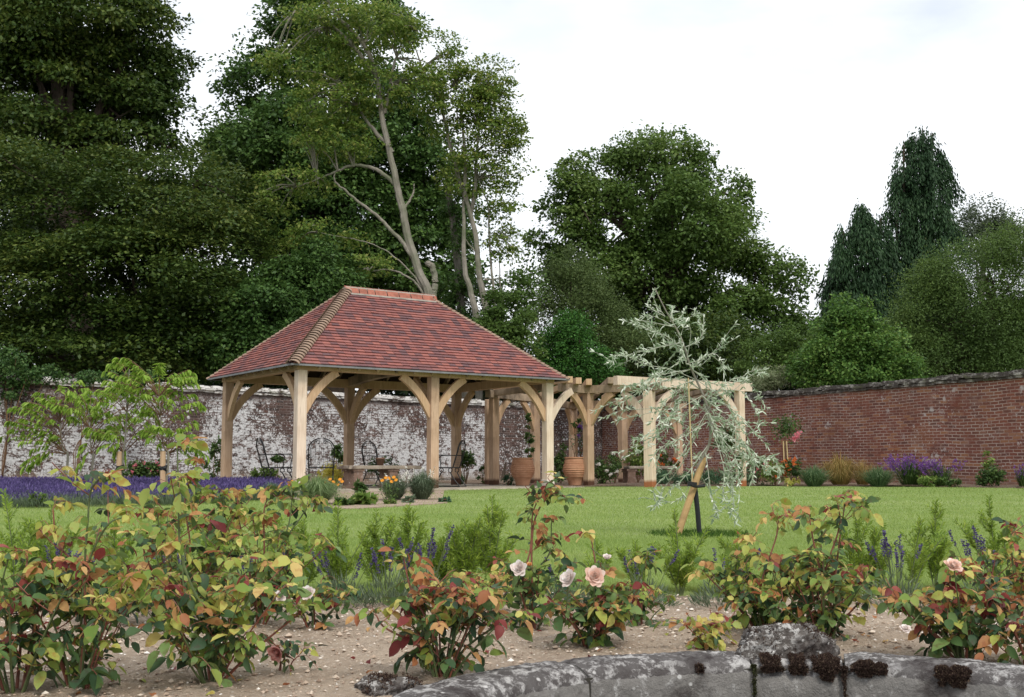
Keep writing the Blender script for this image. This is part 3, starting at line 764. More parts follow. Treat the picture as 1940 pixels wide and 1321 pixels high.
for q, mt, w_ in PL:
    foot_origin(post_part(q[0], q[1], ZP-.03, HP+(.11 if q is Pf[3] else 0), w_, mt, perg, rzG if q is not Pf[2] else rzG+.4), (q[0], q[1], ZP-.03))
def plate(a, b, e0=.3, e1=.3, z=HP+.09, h=.18, w=.15, mat=None):
    d = unit(b-a); mk('beam', [beam(a-d*e0+[0,0,z], b+d*e1+[0,0,z], w, h)], mat or M_oakw, perg)
plate(Pf[0], Pf[1], .0, .35); plate(Pf[1], Pf[2], .25, .3, z=HP+.094); plate(Pf[2], Pf[3], .95, .35, z=HP+.20, h=.2, mat=M_oakpale)
plate(Qb[0], g3_+GL*.6+GF*.4, .1, 0., z=HP+.12, h=.14)
plate(Qb[0], Qb[1], .3, .1); plate(Qb[1], Qb[2], .1, .35, z=HP+.085); plate(Qb[2], Qb[3], .3, .3, z=HP+.094); plate(Qb[3], Qb[4], .3, .3)
def bridge(A, B, C_, D, ts, zz, ext=.35, w=.13, h=.14):
    for t in ts:
        a = A+(B-A)*t; c = C_+(D-C_)*t; d = unit(c-a)
        mk('rafter', [beam(a-d*ext+[0,0,zz], c+d*ext+[0,0,zz], w, h)], M_oakw if rng.uniform() < .6 else M_oak, perg)
bridge(Pf[0], Pf[1], Qb[0], Qb[2], [.08, .55, 1.0], HP+.25)
bridge(Pf[1], Pf[2], Qb[2], Qb[3], [.36, .66], HP+.26)
bridge(Pf[2], Pf[3], Qb[3], Qb[4], [.25, .5, .75, .98], HP+.17, ext=-.06, h=.12)
for i in range(1, 4):
    p = Pf[i]
    if i > 0: brace(perg, p, Pf[i-1]-p, HP+(.0 if i < 3 else .1), rad=.62, mat=M_oak if i < 2 else M_oakpale)
    if i < 3: brace(perg, p, Pf[i+1]-p, HP, rad=.62, mat=M_oak if i < 2 else M_oakpale)
brace(perg, g3_, GF, HP+.02, rad=.62, mat=M_oakpale)
for i in range(5):
    if i > 0: brace(perg, Qb[i], Qb[i-1]-Qb[i], HP, rad=.65)
    if i < 4: brace(perg, Qb[i], Qb[i+1]-Qb[i], HP, rad=.65)

# ================================================================== pots, chairs, benches
M_terra = None
m, nt, nd, lk = newmat('terracotta'); tc = nd.new('ShaderNodeTexCoord'); n1 = noise(nd, lk, tc.outputs['Object'], 5, 6, .7)
c = mix(nd, lk, mapr(nd, lk, n1, .3, .7), (.36,.17,.095), (.52,.29,.18)); out(nd, lk, pbsdf(nd, lk, c, .85, bump(nd, lk, n1, .3, .01), .2)); M_terra = m
def pot(x, y, label, s=1., lean=0):
    e = thing('terracotta_pot', (x, y, ZP+.02), label, 'pot', 'large ribbed terracotta pots under the pergola')
    pr = [(.0,0),(.145,0),(.15,.03),(.165,.10),(.20,.17)]
    for i in range(7):
        z = .19+i*.045; r = .205+.062*math.sin((i+.8)/8.2*math.pi); pr += [(r+.0,z),(r+.012,z+.012),(r+.012,z+.024),(r,z+.034)]
    pr += [(.245,.52),(.222,.565),(.212,.58),(.238,.59),(.24,.615),(.20,.615),(.19,.56),(.15,.5),(0,.5)]
    b = mk('pot_body', [lathe(np.array(pr)*s, 32, (x, y, ZP+.02))], M_terra, e, smooth=True)
    nest(mk('potting_soil', [lathe(np.array([(0,.53),(.19,.53),(.19,.50)])*s, 20, (x, y, ZP+.02))], M_soilb, e), b)
    return e
p_ = pp(990, 26.6); pot(p_[0], p_[1], 'ribbed terracotta pot beside the pavilion corner post, the left one of two', 1.06)
q_ = pp(1090, 26.3); pot(q_[0], q_[1], 'ribbed terracotta pot with tall bare stems, close beside a pergola post', 1.08)
def chair(x, y, rz, label, w=.52, H=1.02, bars=True):
    e = empty('garden_chair', (x, y, ZP+.02), label, 'chair', 'black wrought iron chairs under the pavilion', rz)
    r = .011; hw_ = w/2; D = .48; sh = .42
    def arch(z0, z1, hw__, y0, y1, n=15):
        return [(hw__*math.cos(math.pi*(1-t)), y0+(y1-y0)*(.75+.25*math.sin(math.pi*t)), z0+(z1-z0)*math.sin(math.pi*t)) for t in np.linspace(0,1,n)]
    lean = .14
    fr = [(-hw_, D/2, sh)]+[(p[0], D/2+lean*.8+(p[2]-.8)*.2, p[2]) for p in arch(H-.22, H, hw_, 0, 0)]+[(hw_, D/2, sh)]
    mk('back_frame', [tube(fr, r*1.25, 6), tube([(p[0]*.88, p[1], sh+(p[2]-sh)*.95) for p in fr], r*.6, 5)], M_iron, e)
    ch = []
    for i in range(6):
        xx = -hw_*.8+i*hw_*.32; zt = H-.22+.20*math.sqrt(max(0, 1-(xx/hw_)**2)); ch.append(tube([(xx, D/2, sh), (xx, D/2+lean*.75, zt)], .0028, 4))
    for i in range(9):
        z = sh+.06+i*.055; ch.append(tube([(-hw_*.9, D/2+lean*(z-sh)*1.7, z), (hw_*.9, D/2+lean*(z-sh)*1.7, z)], .0026, 4))
    a_ = np.linspace(0, 5.5, 16)
    for s_ in (-1, 1): ch.append(tube([(s_*(.07+.045*math.cos(t)*(1-t/9)), D/2+lean, H-.09+.04*math.sin(t)*(1-t/9)) for t in a_], .006, 4))
    mk('backrest', ch, M_iron, e)
    mk('seat_frame', [tube([(-hw_,-D/2,sh),(hw_,-D/2,sh),(hw_,D/2,sh),(-hw_,D/2,sh),(-hw_,-D/2,sh)], r*1.3, 6)], M_iron, e)
    mk('seat', [tube([(-hw_+i*w/12, -D/2, sh), (-hw_+i*w/12, D/2, sh)], .003, 4) for i in range(13)]+[tube([(-hw_, -D/2+i*D/12, sh-.004), (hw_, -D/2+i*D/12, sh-.004)], .003, 4) for i in range(13)], M_iron, e)
    for s_ in (-1, 1):
        mk('arm', [tube(spline([(s_*hw_, D/2+.06, sh+.26),(s_*(hw_+.02), 0, sh+.27),(s_*(hw_+.02), -D/2+.02, sh+.25),(s_*hw_, -D/2+.03, sh+.12),(s_*hw_, -D/2+.04, sh)], 14), r, 6)], M_iron, e)
        # spring base: loops under the seat, then splayed legs
        for yy, dd in ((-D/2+.06, -1), (D/2-.06, 1)):
            lp_ = [(s_*hw_*.95, yy+.045*math.cos(t), sh-.055+.045*math.sin(t)) for t in np.linspace(-1.5, 4.2, 14)]
            mk('leg', [tube(lp_, r*1.0, 6), tube(spline([(s_*hw_*.95, yy+.0, sh-.10), (s_*hw_*.95, yy+dd*.08, sh-.24), (s_*hw_*.95, yy+dd*.22, .01)], 8), r*1.15, 6)], M_iron, e)
        mk('runner', [tube([(s_*hw_*.95, -D/2-.16, .012),(s_*hw_*.95, D/2+.16, .012)], r, 5), tube([(s_*hw_*.95, -D/2, .17),(s_*hw_*.95, D/2, .17)], r*.7, 5)], M_iron, e)
    return e
c = pp(526, 23.0); chair(c[0]-.0, c[1], math.radians(118), 'black iron chair seen from the side, left of the near corner post')
c = pp(609, 23.6); chair(c[0], c[1], math.radians(190), 'black iron chair facing the lawn, just right of the near corner post')
c = pp(717, 26.2); chair(c[0], c[1], math.radians(150), 'black iron chair behind the stone bench, partly hidden by it', w=.42)
c = pp(845, 24.8); chair(c[0], c[1], math.radians(-105), 'black iron chair right of the middle front post, facing left', w=.5)
M_stone = None
def stonemat(name, a, b, white=(.62,.60,.56), dk=(.06,.05,.045), t=(.56,.68), sc=7, moss=None):
    m, nt, nd, lk = newmat(name); tc = nd.new('ShaderNodeTexCoord'); gi = nd.new('ShaderNodeNewGeometry'); o = tc.outputs['Object']
    n1 = noise(nd, lk, o, sc, 8, .72); n2 = noise(nd, lk, o, sc*2.6, 7, .75); n3 = noise(nd, lk, o, sc*.45, 4, .6)
    c = mix(nd, lk, mapr(nd, lk, n1, .3, .7), a, b)
    c = mix(nd, lk, mth(nd, lk, 'MULTIPLY', mapr(nd, lk, n2, t[0], t[1]), .75), c, white)
    c = mix(nd, lk, mth(nd, lk, 'MULTIPLY', mapr(nd, lk, mth(nd, lk, 'ADD', n3, mth(nd, lk, 'MULTIPLY', n2, .35)), .70, .80), .8), c, dk)
    v = nd.new('ShaderNodeTexVoronoi'); v.inputs['Scale'].default_value = sc*5; lk.new(o, v.inputs['Vector'])
    sep = nd.new('ShaderNodeSeparateColor'); lk.new(v.outputs['Color'], sep.inputs[0])
    sp_ = mth(nd, lk, 'MULTIPLY', mapr(nd, lk, sep.outputs[1], .90, .905), mapr(nd, lk, v.outputs['Distance'], .20, .34, 1, 0))
    c = mix(nd, lk, mth(nd, lk, 'MULTIPLY', sp_, .8), c, white)
    v2 = nd.new('ShaderNodeTexVoronoi'); v2.inputs['Scale'].default_value = sc*2.2; lk.new(o, v2.inputs['Vector'])
    sep2 = nd.new('ShaderNodeSeparateColor'); lk.new(v2.outputs['Color'], sep2.inputs[0])
    sp2 = mth(nd, lk, 'MULTIPLY', mapr(nd, lk, sep2.outputs[1], .90, .905), mapr(nd, lk, mth(nd, lk, 'ADD', v2.outputs['Distance'], mth(nd, lk, 'MULTIPLY', n2, .3)), .30, .42, 1, 0))
    c = mix(nd, lk, mth(nd, lk, 'MULTIPLY', sp2, .6), c, dk)
    hb = mth(nd, lk, 'ADD', n2, mth(nd, lk, 'MULTIPLY', n1, 1.2))
    if moss:
        # black crust and lichen colonise the upward faces
        pass
    out(nd, lk, pbsdf(nd, lk, c, .92, bump(nd, lk, hb, .8, .02), .15)); return m
M_bench = stonemat('bench_stone', (.22,.18,.14), (.42,.36,.29), (.58,.55,.5), (.08,.05,.04), sc=4)
M_benchleg = stonemat('bench_support', (.15,.095,.07), (.28,.19,.15), (.5,.44,.4), (.05,.035,.03), sc=4)
def bench(a, b, label, w=.42, legs=(.13,.87), grp='stone benches'):
    a, b = np.asarray(a), np.asarray(b); mid = (a+b)/2; d = unit(b-a)
    e = thing('stone_bench', (mid[0], mid[1], ZP+.02), label, 'bench', grp)
    o = mk('seat', [beam(a+[0,0,ZP+.445], b+[0,0,ZP+.445], w, .075)], M_bench, e)
    bv = o.modifiers.new('bevel', 'BEVEL'); bv.width = .015; bv.segments = 2
    for t in legs:
        c = a+(b-a)*t; mk('support', [beam(c-d*.11+[0,0,ZP+.215], c+d*.11+[0,0,ZP+.215], w*.8, .385), beam(c-d*.14+[0,0,ZP+.05], c+d*.14+[0,0,ZP+.05], w*.9, .07), beam(c-d*.14+[0,0,ZP+.385], c+d*.14+[0,0,ZP+.385], w*.88, .045)], M_benchleg, e)
    return e
bench(pp(650,22.6), pp(787,24.0), 'long stone bench with pale slab under the pavilion', legs=(.14,.62))
bench(pp(1186,29.6), pp(1276,30.0), 'dark grey stone bench beneath the pergola, behind its pale front post', legs=(.88,.06))

# ================================================================== round retaining wall of the sunken terrace
M_cop = stonemat('lichened_stone', (.16,.15,.14), (.30,.285,.265), (.60,.59,.57), (.045,.035,.033), sc=9)
M_coptop = stonemat('crusted_stone', (.06,.05,.048), (.16,.15,.145), (.62,.60,.58), (.03,.022,.022), t=(.48,.60), sc=9)
M_moss = plain('dark_moss', (.030,.014,.012), .98, .05, .6, 60, 1.)
rw = thing('retaining_wall', (CC[0], CC[1]+CR, -.4), 'curved low stone wall with mossy grey coping blocks along the front of the rose bed', 'wall')
def ang(px): v = G(px, 1250, .03); 
def a_of(px):
    # angle on the circle where the sight line of column px crosses it
    for t in np.linspace(3.1, 0.0, 6000):
        x = CC[0]+CR*math.cos(t); y = CC[1]+CR*math.sin(t)
        if y > .5 and 970+x/y*F >= px: return t
    return 0
cuts = [a_of(-900), a_of(-100), a_of(420), a_of(800), a_of(1082), a_of(1405), a_of(1583), a_of(2050), a_of(2600)]
for a0, a1 in zip(cuts[:-1], cuts[1:]):
    if a0 - a1 < .02: continue
    n_ = max(24, int((a0-a1)*CR/.011)); g_ = .0035/CR
    T = np.linspace(a0-g_, a1+g_, n_)
    prof = [(-.085,-.42),(-.085,-.36),(-.085,-.30),(-.085,-.24),(-.085,-.18),(-.085,-.13),(-.085,-.09),(-.085,-.06),(-.085,-.035),(-.082,-.012),(-.074,.006),(-.060,.018),(-.042,.024),(-.02,.027),(0,.028),(.02,.028),(.045,.027),(.07,.024),(.095,.015),(.11,-.005),(.115,-.04)]
    m_ = len(prof); dz = rng.normal(0, .002); V = np.empty((n_, m_, 3))
    for j, (rr_, z) in enumerate(prof):
        rad = CR+rr_; V[:, j, 0] = CC[0]+rad*np.cos(T); V[:, j, 1] = CC[1]+rad*np.sin(T); V[:, j, 2] = z+dz
    nz_ = lump(T[:,None]*CR*5+V[...,2]*3, V[...,2]*9+np.arange(m_)[None]*.5, .0045)+rng.normal(0, .0012, (n_, m_))
    edge = np.minimum(np.arange(n_), np.arange(n_)[::-1])[:,None]; rd = np.clip(1-edge/2.5, 0, 1)*.006
    V[...,2] += nz_*1.2-rd; V[...,0] += -(nz_-rd)*np.cos(T)[:,None]; V[...,1] += -(nz_-rd)*np.sin(T)[:,None]
    i, j = np.meshgrid(np.arange(n_-1), np.arange(m_-1), indexing='ij')
    Fq = np.stack([i*m_+j, (i+1)*m_+j, (i+1)*m_+j+1, i*m_+j+1], -1).reshape(-1, 4); mi = (j.ravel() >= 9).astype(int)
    caps = [list(range(m_)), list(range((n_-1)*m_, n_*m_))[::-1]]
    mk('coping_stone', [(V.reshape(-1,3), Fq, mi)]+[(V.reshape(-1,3)[c_], np.arange(m_)[None], 0) for c_ in caps], [M_cop, M_coptop], rw, smooth=True)
# joint filling
tt = np.linspace(cuts[0], cuts[-1], 90)
mk('mortar', [sweep([(CC[0]+(CR+.0)*math.cos(t), CC[1]+(CR+.0)*math.sin(t), -.21) for t in tt], (0,0,1), .42, .15)], plain('dark_joint', (.06,.055,.045), .95, .1, .5, 30, .5), rw)
# cushions of dark moss on the coping: thousands of tiny tufts
L_moss = leafmat('moss_tuft', [(0,(.022,.014,.012)),(.5,(.055,.034,.028)),(.85,(.095,.062,.045)),(1,(.16,.12,.08))], .1, .9, .1)
L_mossg = leafmat('moss_green', [(0,(.02,.022,.010)),(1,(.07,.075,.03))], .1, .9, .1)
def copsurf(t, s):
    """point of the coping surface; s>0 metres back from the front edge, s<0 metres down the face"""
    rad = np.where(s < 0, CR-.085, CR-.078+s); z = np.where(s < 0, .006+s, .006+.022*np.clip(s/.045, 0, 1)**.6)
    return np.stack([CC[0]+rad*np.cos(t), CC[1]+rad*np.sin(t), z], 1)
def mosspatch(px, w, up_, dn, seed, dens=1., mat=None, hgt=.009):
    """irregular cushion w photo-pixels wide, reaching up_ m back over the top and dn m down the face"""
    r2 = np.random.default_rng(seed); t0 = a_of(px); L = w/F*2.85; n = int(9000*L*(up_+dn)/.0045*dens)
    a = r2.uniform(-.5,.5,n); b = r2.uniform(-1,1,n); e_ = r2.uniform(0,6.3,6)
    ra = .5*(1+.25*np.sin(b*4+e_[0])+.15*np.sin(b*9+e_[1])); hu = 1+.3*np.sin(a*9+e_[2])+.2*np.sin(a*21+e_[3])
    m_ = (np.abs(a)/ra)**2.4+(np.abs(b)/hu)**2.4; k = m_ < .9; a, b, m_ = a[k], b[k], m_[k]; n = len(a)
    s = np.where(b > 0, b*up_, b*dn); c = copsurf(t0-a*L/CR, s); lift = hgt*(1-m_)**.5*r2.uniform(.2,1.1,n)
    out_ = np.stack([-np.cos(np.full(n,t0)), -np.sin(np.full(n,t0)), 0*a], 1); wgt = np.clip(.5-s/.03, 0, 1)[:,None]
    nn = out_*wgt+np.array([0,0,1.])*(1-wgt); c = c+nn*lift[:,None]
    return mk('moss', [kites(c, nn*.7+r2.normal(0,.6,(n,3)), sph(n), .0065*r2.uniform(.6,1.5,n), .0035)], mat or L_moss, rw)
mosspatch(1440,50,.045,.012,1); mosspatch(1492,40,.05,.016,2); mosspatch(1548,56,.05,.032,3); mosspatch(1632,74,.026,.016,4,hgt=.006); mosspatch(1796,72,.030,.024,5,hgt=.007)
mosspatch(1298,20,.006,.014,8,.5,hgt=.003); mosspatch(1583,12,.0,.09,14,.5,hgt=.004); mosspatch(1405,10,.0,.10,15,.3,L_mossg,hgt=.003)
M_rock = stonemat('boulder_stone', (.07,.055,.05), (.24,.22,.20), (.70,.68,.65), (.03,.02,.018), t=(.50,.56), sc=16)
# loose mossy boulder sitting on the coping and broken stone at its left end
def boulder(c, sx_, sy_, sz_, seed, label, flat=.35, rz=0.):
    e = thing('mossy_stone', (c[0], c[1], c[2]), label, 'stone')
    r_ = np.random.default_rng(seed); nu, nv = 132, 66; V = []
    ph = r_.uniform(0, 6.28, (9, 3))
    for i in range(nv+1):
        for j in range(nu):
            th = math.pi*i/nv; f = 2*math.pi*j/nu
            d = np.array([math.sin(th)*math.cos(f), math.sin(th)*math.sin(f), math.cos(th)])
            q = 1+sum((.16/(k+1))*math.sin(d[0]*(1.7+k*1.4)+ph[k,0])*math.sin(d[1]*(1.5+k*1.3)+ph[k,1]+d[2]*(1+k)) for k in range(9))
            q += .022*r_.normal()*(1 if 0 < i < nv else 0)+math.sin(th)*(.07*math.sin(f*7+ph[3,0]+2*math.sin(th*5))*math.sin(th*7+ph[3,1])+.05*abs(math.sin(f*13+ph[4,0]+th*4))+.035*math.sin(f*23+th*17))
            p = np.sign(d)*np.abs(d)**.78*q; p *= (sx_, sy_, sz_); p[2] = max(p[2], -sz_*flat)
            V.append((c[0]+p[0]*math.cos(rz)-p[1]*math.sin(rz), c[1]+p[0]*math.sin(rz)+p[1]*math.cos(rz), c[2]+p[2]+sz_*flat))
    Fq = [[i*nu+j, i*nu+(j+1)%nu, (i+1)*nu+(j+1)%nu, (i+1)*nu+j] for i in range(nv) for j in range(nu)]
    rock = mk('rock', [(np.array(V), np.array(Fq)[:, ::-1], 0)], M_rock, e, smooth=True)
    # crust of moss
    V = np.array(V); n = 3600; r2 = np.random.default_rng(seed+1); V3 = V.reshape(nv+1, nu, 3); ii = r2.integers(1, int(nv*.62), n); jj = r2.integers(0, nu, n)
    p = V3[ii, jj]+r2.normal(0,.0025,(n,3)); f_ = np.sin(p[:,0]*55+ph[0,0])+np.sin(p[:,2]*70+p[:,0]*30+ph[1,1])+.8*np.sin(p[:,0]*120+ph[2,2]); k = f_ > .0; p = p[k]; n = len(p); o_ = norm(p-np.array(c))
    nest(mk('moss', [kites(p, o_*.6+r2.normal(0,.6,(n,3)), sph(n), .007*r2.uniform(.6,1.5,n), .0038)], L_moss, e), rock)
    return e
t = a_of(1486); boulder((CC[0]+(CR+.055)*math.cos(t), CC[1]+(CR+.055)*math.sin(t), .012), .135, .08, .072, 5, 'rough dark lump of moss and lichen covered stone lying on the coping', .15)
bq = G(738,1312,.0); boulder((bq[0], bq[1], -.005), .072, .06, .036, 11, 'broken grey white stone at the lower edge, left of the curved coping', .2, .35)
# ================================================================== trees beyond the walls
ML = {}
ML['darkbeech'] = leafmat('leaf_dark_beech', [(0,(.015,.034,.007)),(.35,(.034,.066,.012)),(.7,(.072,.110,.020)),(.92,(.16,.195,.042)),(1,(.27,.29,.08))], .25, .45, .3, clump=.4, cscale=.28)
ML['darkgreen'] = leafmat('leaf_dark_green', [(0,(.025,.060,.015)),(.5,(.060,.122,.027)),(.85,(.115,.195,.045)),(1,(.19,.27,.07))], .22, .45, .3, clump=.4, cscale=.25)
ML['limebeech'] = leafmat('leaf_light_beech', [(0,(.06,.115,.016)),(.5,(.115,.185,.030)),(.85,(.19,.25,.05)),(1,(.28,.29,.08))], .38, .5, .25)
ML['oak'] = leafmat('leaf_oak', [(0,(.038,.075,.016)),(.45,(.080,.142,.030)),(.8,(.135,.205,.048)),(1,(.20,.25,.08))], .3, .5, .25, clump=.5, cscale=.22)
ML['olive'] = leafmat('leaf_olive', [(0,(.045,.075,.022)),(.5,(.085,.130,.038)),(1,(.14,.185,.065))], .3, .6, .2, clump=.3)
ML['bright'] = leafmat('leaf_bright', [(0,(.022,.075,.014)),(.5,(.045,.135,.024)),(.85,(.08,.19,.036)),(1,(.14,.24,.06))], .3, .4, .3, clump=.3, cscale=.4)
ML['laurel'] = leafmat('leaf_laurel', [(0,(.032,.080,.016)),(.45,(.075,.160,.032)),(.8,(.14,.24,.05)),(1,(.25,.33,.09))], .3, .32, .45, clump=.3, cscale=.5)
ML['conifer'] = leafmat('leaf_conifer', [(0,(.012,.032,.013)),(.5,(.024,.058,.021)),(.9,(.042,.088,.030)),(1,(.10,.08,.035))], .12, .6, .2, clump=.4, cscale=.4)
ML['willow'] = leafmat('leaf_willow', [(0,(.042,.078,.018)),(.5,(.075,.130,.030)),(.9,(.115,.175,.042)),(1,(.16,.21,.065))], .3, .55, .2, clump=.5, cscale=.25)
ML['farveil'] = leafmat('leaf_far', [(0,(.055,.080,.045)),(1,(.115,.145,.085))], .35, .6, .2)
ML['ivy'] = leafmat('leaf_ivy', [(0,(.022,.055,.014)),(.6,(.05,.11,.025)),(1,(.12,.19,.06))], .25, .35, .4)
ML['wood'] = leafmat('leaf_woodland', [(0,(.008,.018,.006)),(.6,(.018,.034,.012)),(1,(.04,.06,.02))], .15, .6, .15, clump=.4, cscale=.15)  # near-black: shade in the gaps between trees put into the leaf colour
BUD = leafmat('leaf_variegated', [(0,(.10,.14,.06)),(.5,(.20,.24,.12)),(1,(.36,.38,.24))], .35, .5, .2)

def crown_pts(blobs, n, Y, clump_r=.55, flat=.5, shell=.55, droop=0., per=90, lobed=.0):
    """leaf positions gathered in clumps (sprays) that fill and edge the blobs"""
    vol = np.array([b[2]*b[3] for b in blobs], float); vol /= vol.sum()
    ncl = max(8, n//per); which = rng.choice(len(blobs), ncl, p=vol)
    cen = np.empty((ncl, 3)); outw = np.empty((ncl, 3))
    for i, b in enumerate(blobs):
        k = which == i; m_ = k.sum()
        if not m_: continue
        dY = b[4] if len(b) > 4 else 0.
        c = P(b[0], b[1], Y+dY); sc = (Y+dY)/F
        d = sph(m_); rr = rng.uniform(0, 1, m_)**(1/3.)*(1-shell)+shell*rng.uniform(.72, 1.04, m_)
        R = np.array([b[2]*sc, b[2]*sc*.85, b[3]*sc])
        cen[k] = c + d*R*rr[:,None]; outw[k] = d
    s_ = clump_r*rng.uniform(.55, 1.5, ncl)
    idx = rng.choice(ncl, n)
    q = rng.normal(0, 1, (n, 3)); q /= np.maximum(1, np.linalg.norm(q, axis=1)/1.7)[:,None]
    hard = rng.uniform(0, 1, n) < lobed      # most leaves sit on the outside of their clump, mainly on top
    dirs = norm(rng.normal(0, 1, (n, 3))+[0,0,.55]+outw[idx]*.35); bump_ = 1+.30*np.sin(dirs[:,0]*5+idx)*np.sin(dirs[:,1]*4+idx*1.7)+.15*np.sin(dirs[:,2]*7+idx*.7)
    q = np.where(hard[:,None], dirs*(bump_*rng.uniform(.72, 1.12, n))[:,None]*1.7, q)
    off = q*s_[idx][:,None]*np.array([1, 1, flat])*.56
    # sprays slope down away from the centre
    hor = np.linalg.norm(off[:, :2], axis=1)
    ow = outw[idx]; along = (off[:,:2]*ow[:,:2]).sum(1)
    ow = norm(ow*.45 + norm(off/np.array([1,1,max(flat,.3)]))*.9*(lobed > 0) + ow*(lobed == 0)); pos = cen[idx] + off; pos[:,2] -= droop*along + .12*droop*hor
    return pos, ow, cen, s_
def foliage(pos, ow, size, up=.7, rnd_=.6, dirdroop=.3, ratio=.62):
    n = len(pos)
    nr = norm(np.array([0,0,1.])*up + ow*.55*(1-up*.4) + rnd(n, rnd_))
    d = norm(ow*.6 + rnd(n, .7) - np.array([0,0,dirdroop]))
    d = norm(d - nr*(d*nr).sum(1)[:,None]*.85)
    ln = size*rng.uniform(.6, 1.4, n)
    return kites(pos, d, nr, ln, ln*ratio)
def limbs(base, blobs, Y, r0, mat, parent, nmain=1, top=None, twig=True, name='trunk', ntw=40):
    """tapering trunk with limbs reaching into every part of the crown"""
    cs = [P(b[0], b[1], Y+(b[4] if len(b) > 4 else 0)) for b in blobs]
    tp = max(cs, key=lambda c: c[2]) if top is None else top
    tp = base+(tp-base)*.94
    trunk = spline([base, base+(tp-base)*.35+rng.normal(0,.15,3)*[1,1,0], base+(tp-base)*.7+rng.normal(0,.25,3)*[1,1,0], tp], 16)
    ch = [tube(trunk, np.linspace(r0, r0*.18, 16), 9)]
    for c in cs:
        h = min(.85, max(.2, (c[2]-base[2])*.65/max(1, tp[2]-base[2]))); s = trunk[int(h*15)]
        mid = (s+c)/2+np.array([0,0,abs(c-s).max()*.12])+rng.normal(0,.2,3)
        L = np.linalg.norm(c-s)
        br = spline([s, mid, s+(c-s)*.97], 10); ch.append(tube(br, np.linspace(r0*.36, r0*.05, 10), 6))
        if twig:
            for _ in range(5):
                k = rng.integers(3, 9); e = br[k]+rng.normal(0, 1, 3)*min(L*.16, .9)
                ch.append(tube(spline([br[k], (br[k]+e)/2+rng.normal(0,.1,3), e], 6), np.linspace(r0*.10, r0*.015, 6), 4))
    return mk(name, ch, mat, parent)
def tree(name, label, cat, Y, blobs, n, size, mat, base_px=None, r0=.3, bark=None, group=None, **kw):
    ck = {k: kw[k] for k in ('clump_r','flat','shell','droop','per','lobed') if k in kw}
    fk = {k: kw[k] for k in ('up','rnd_','dirdroop','ratio') if k in kw}
    bx = base_px if base_px is not None else np.mean([b[0] for b in blobs])
    base = P(bx, 880, Y); base[2] = .05
    e = thing(name, base, label, cat, group)
    pos, ow, cen, s_ = crown_pts(blobs, n, Y, **ck)
    pos = pos[pos[:,2] > .15]; ow = ow[:len(pos)]
    mk('crown', [foliage(pos, ow, size, **fk)], ML[mat] if isinstance(mat, str) else mat, e)
    if bark is not False: limbs(base, blobs, Y, r0, bark or M_barkd, e, top=None)
    return e
# great dark tree filling the upper left
tree('beech_tree', 'very tall dark beech at the upper left corner, its top out of the picture', 'tree', 46,
     [(150,60,200,110),(60,180,150,100,-1),(250,130,75,90),(230,240,120,80),(275,60,50,70),(80,-70,200,80),(20,60,120,100),(150,150,120,120,2),(280,225,42,50),(30,250,90,70,-2)], 105000, .19, 'darkbeech',
     base_px=180, r0=.75, clump_r=1.15, flat=.34, droop=.28, shell=.6, per=380, lobed=.75)
tree('beech_tree', 'broad dark beech with layered drooping sprays, low behind the wall at left', 'tree', 38,
     [(110,420,190,90,1),(300,380,150,75,0),(60,330,120,50,0),(60,540,170,90,0),(250,520,190,90,-1),(390,470,100,90,1),(180,640,210,70,-1),(400,590,110,80,0),(30,660,120,60,-1),(330,660,150,60,0),(380,330,70,50,3),(180,330,120,45,2)], 120000, .145, 'darkbeech',
     base_px=200, r0=.6, clump_r=1.25, flat=.22, droop=.30, shell=.7, up=1.0, per=420, rnd_=.45, lobed=.75)
tree('laurel_tree', 'rounded dark green tree between the layered beech and the pavilion roof', 'tree', 37,
     [(500,610,90,75),(560,560,70,70,1),(455,660,80,50),(620,520,60,60,2)], 44000, .13, 'darkgreen', r0=.25, clump_r=.5, flat=.7, per=260, lobed=.75)
tree('sycamore_tree', 'tall dark broadleaf tree standing in the middle of the left group', 'tree', 52,
     [(575,90,95,90),(640,30,130,70),(500,200,90,90),(470,310,80,80),(640,200,150,100),(560,300,140,100,-2),(720,300,130,100),(640,410,150,90),(500,420,130,80),(770,200,80,110),(820,330,60,90),(740,440,120,90),(580,520,170,80),(800,500,90,80),(460,270,35,55),(425,320,35,45),(440,390,90,70),(850,430,40,80)], 165000, .20, 'darkgreen',
     base_px=640, r0=.8, clump_r=1.15, flat=.48, droop=.2, per=420, lobed=.75, shell=.65)
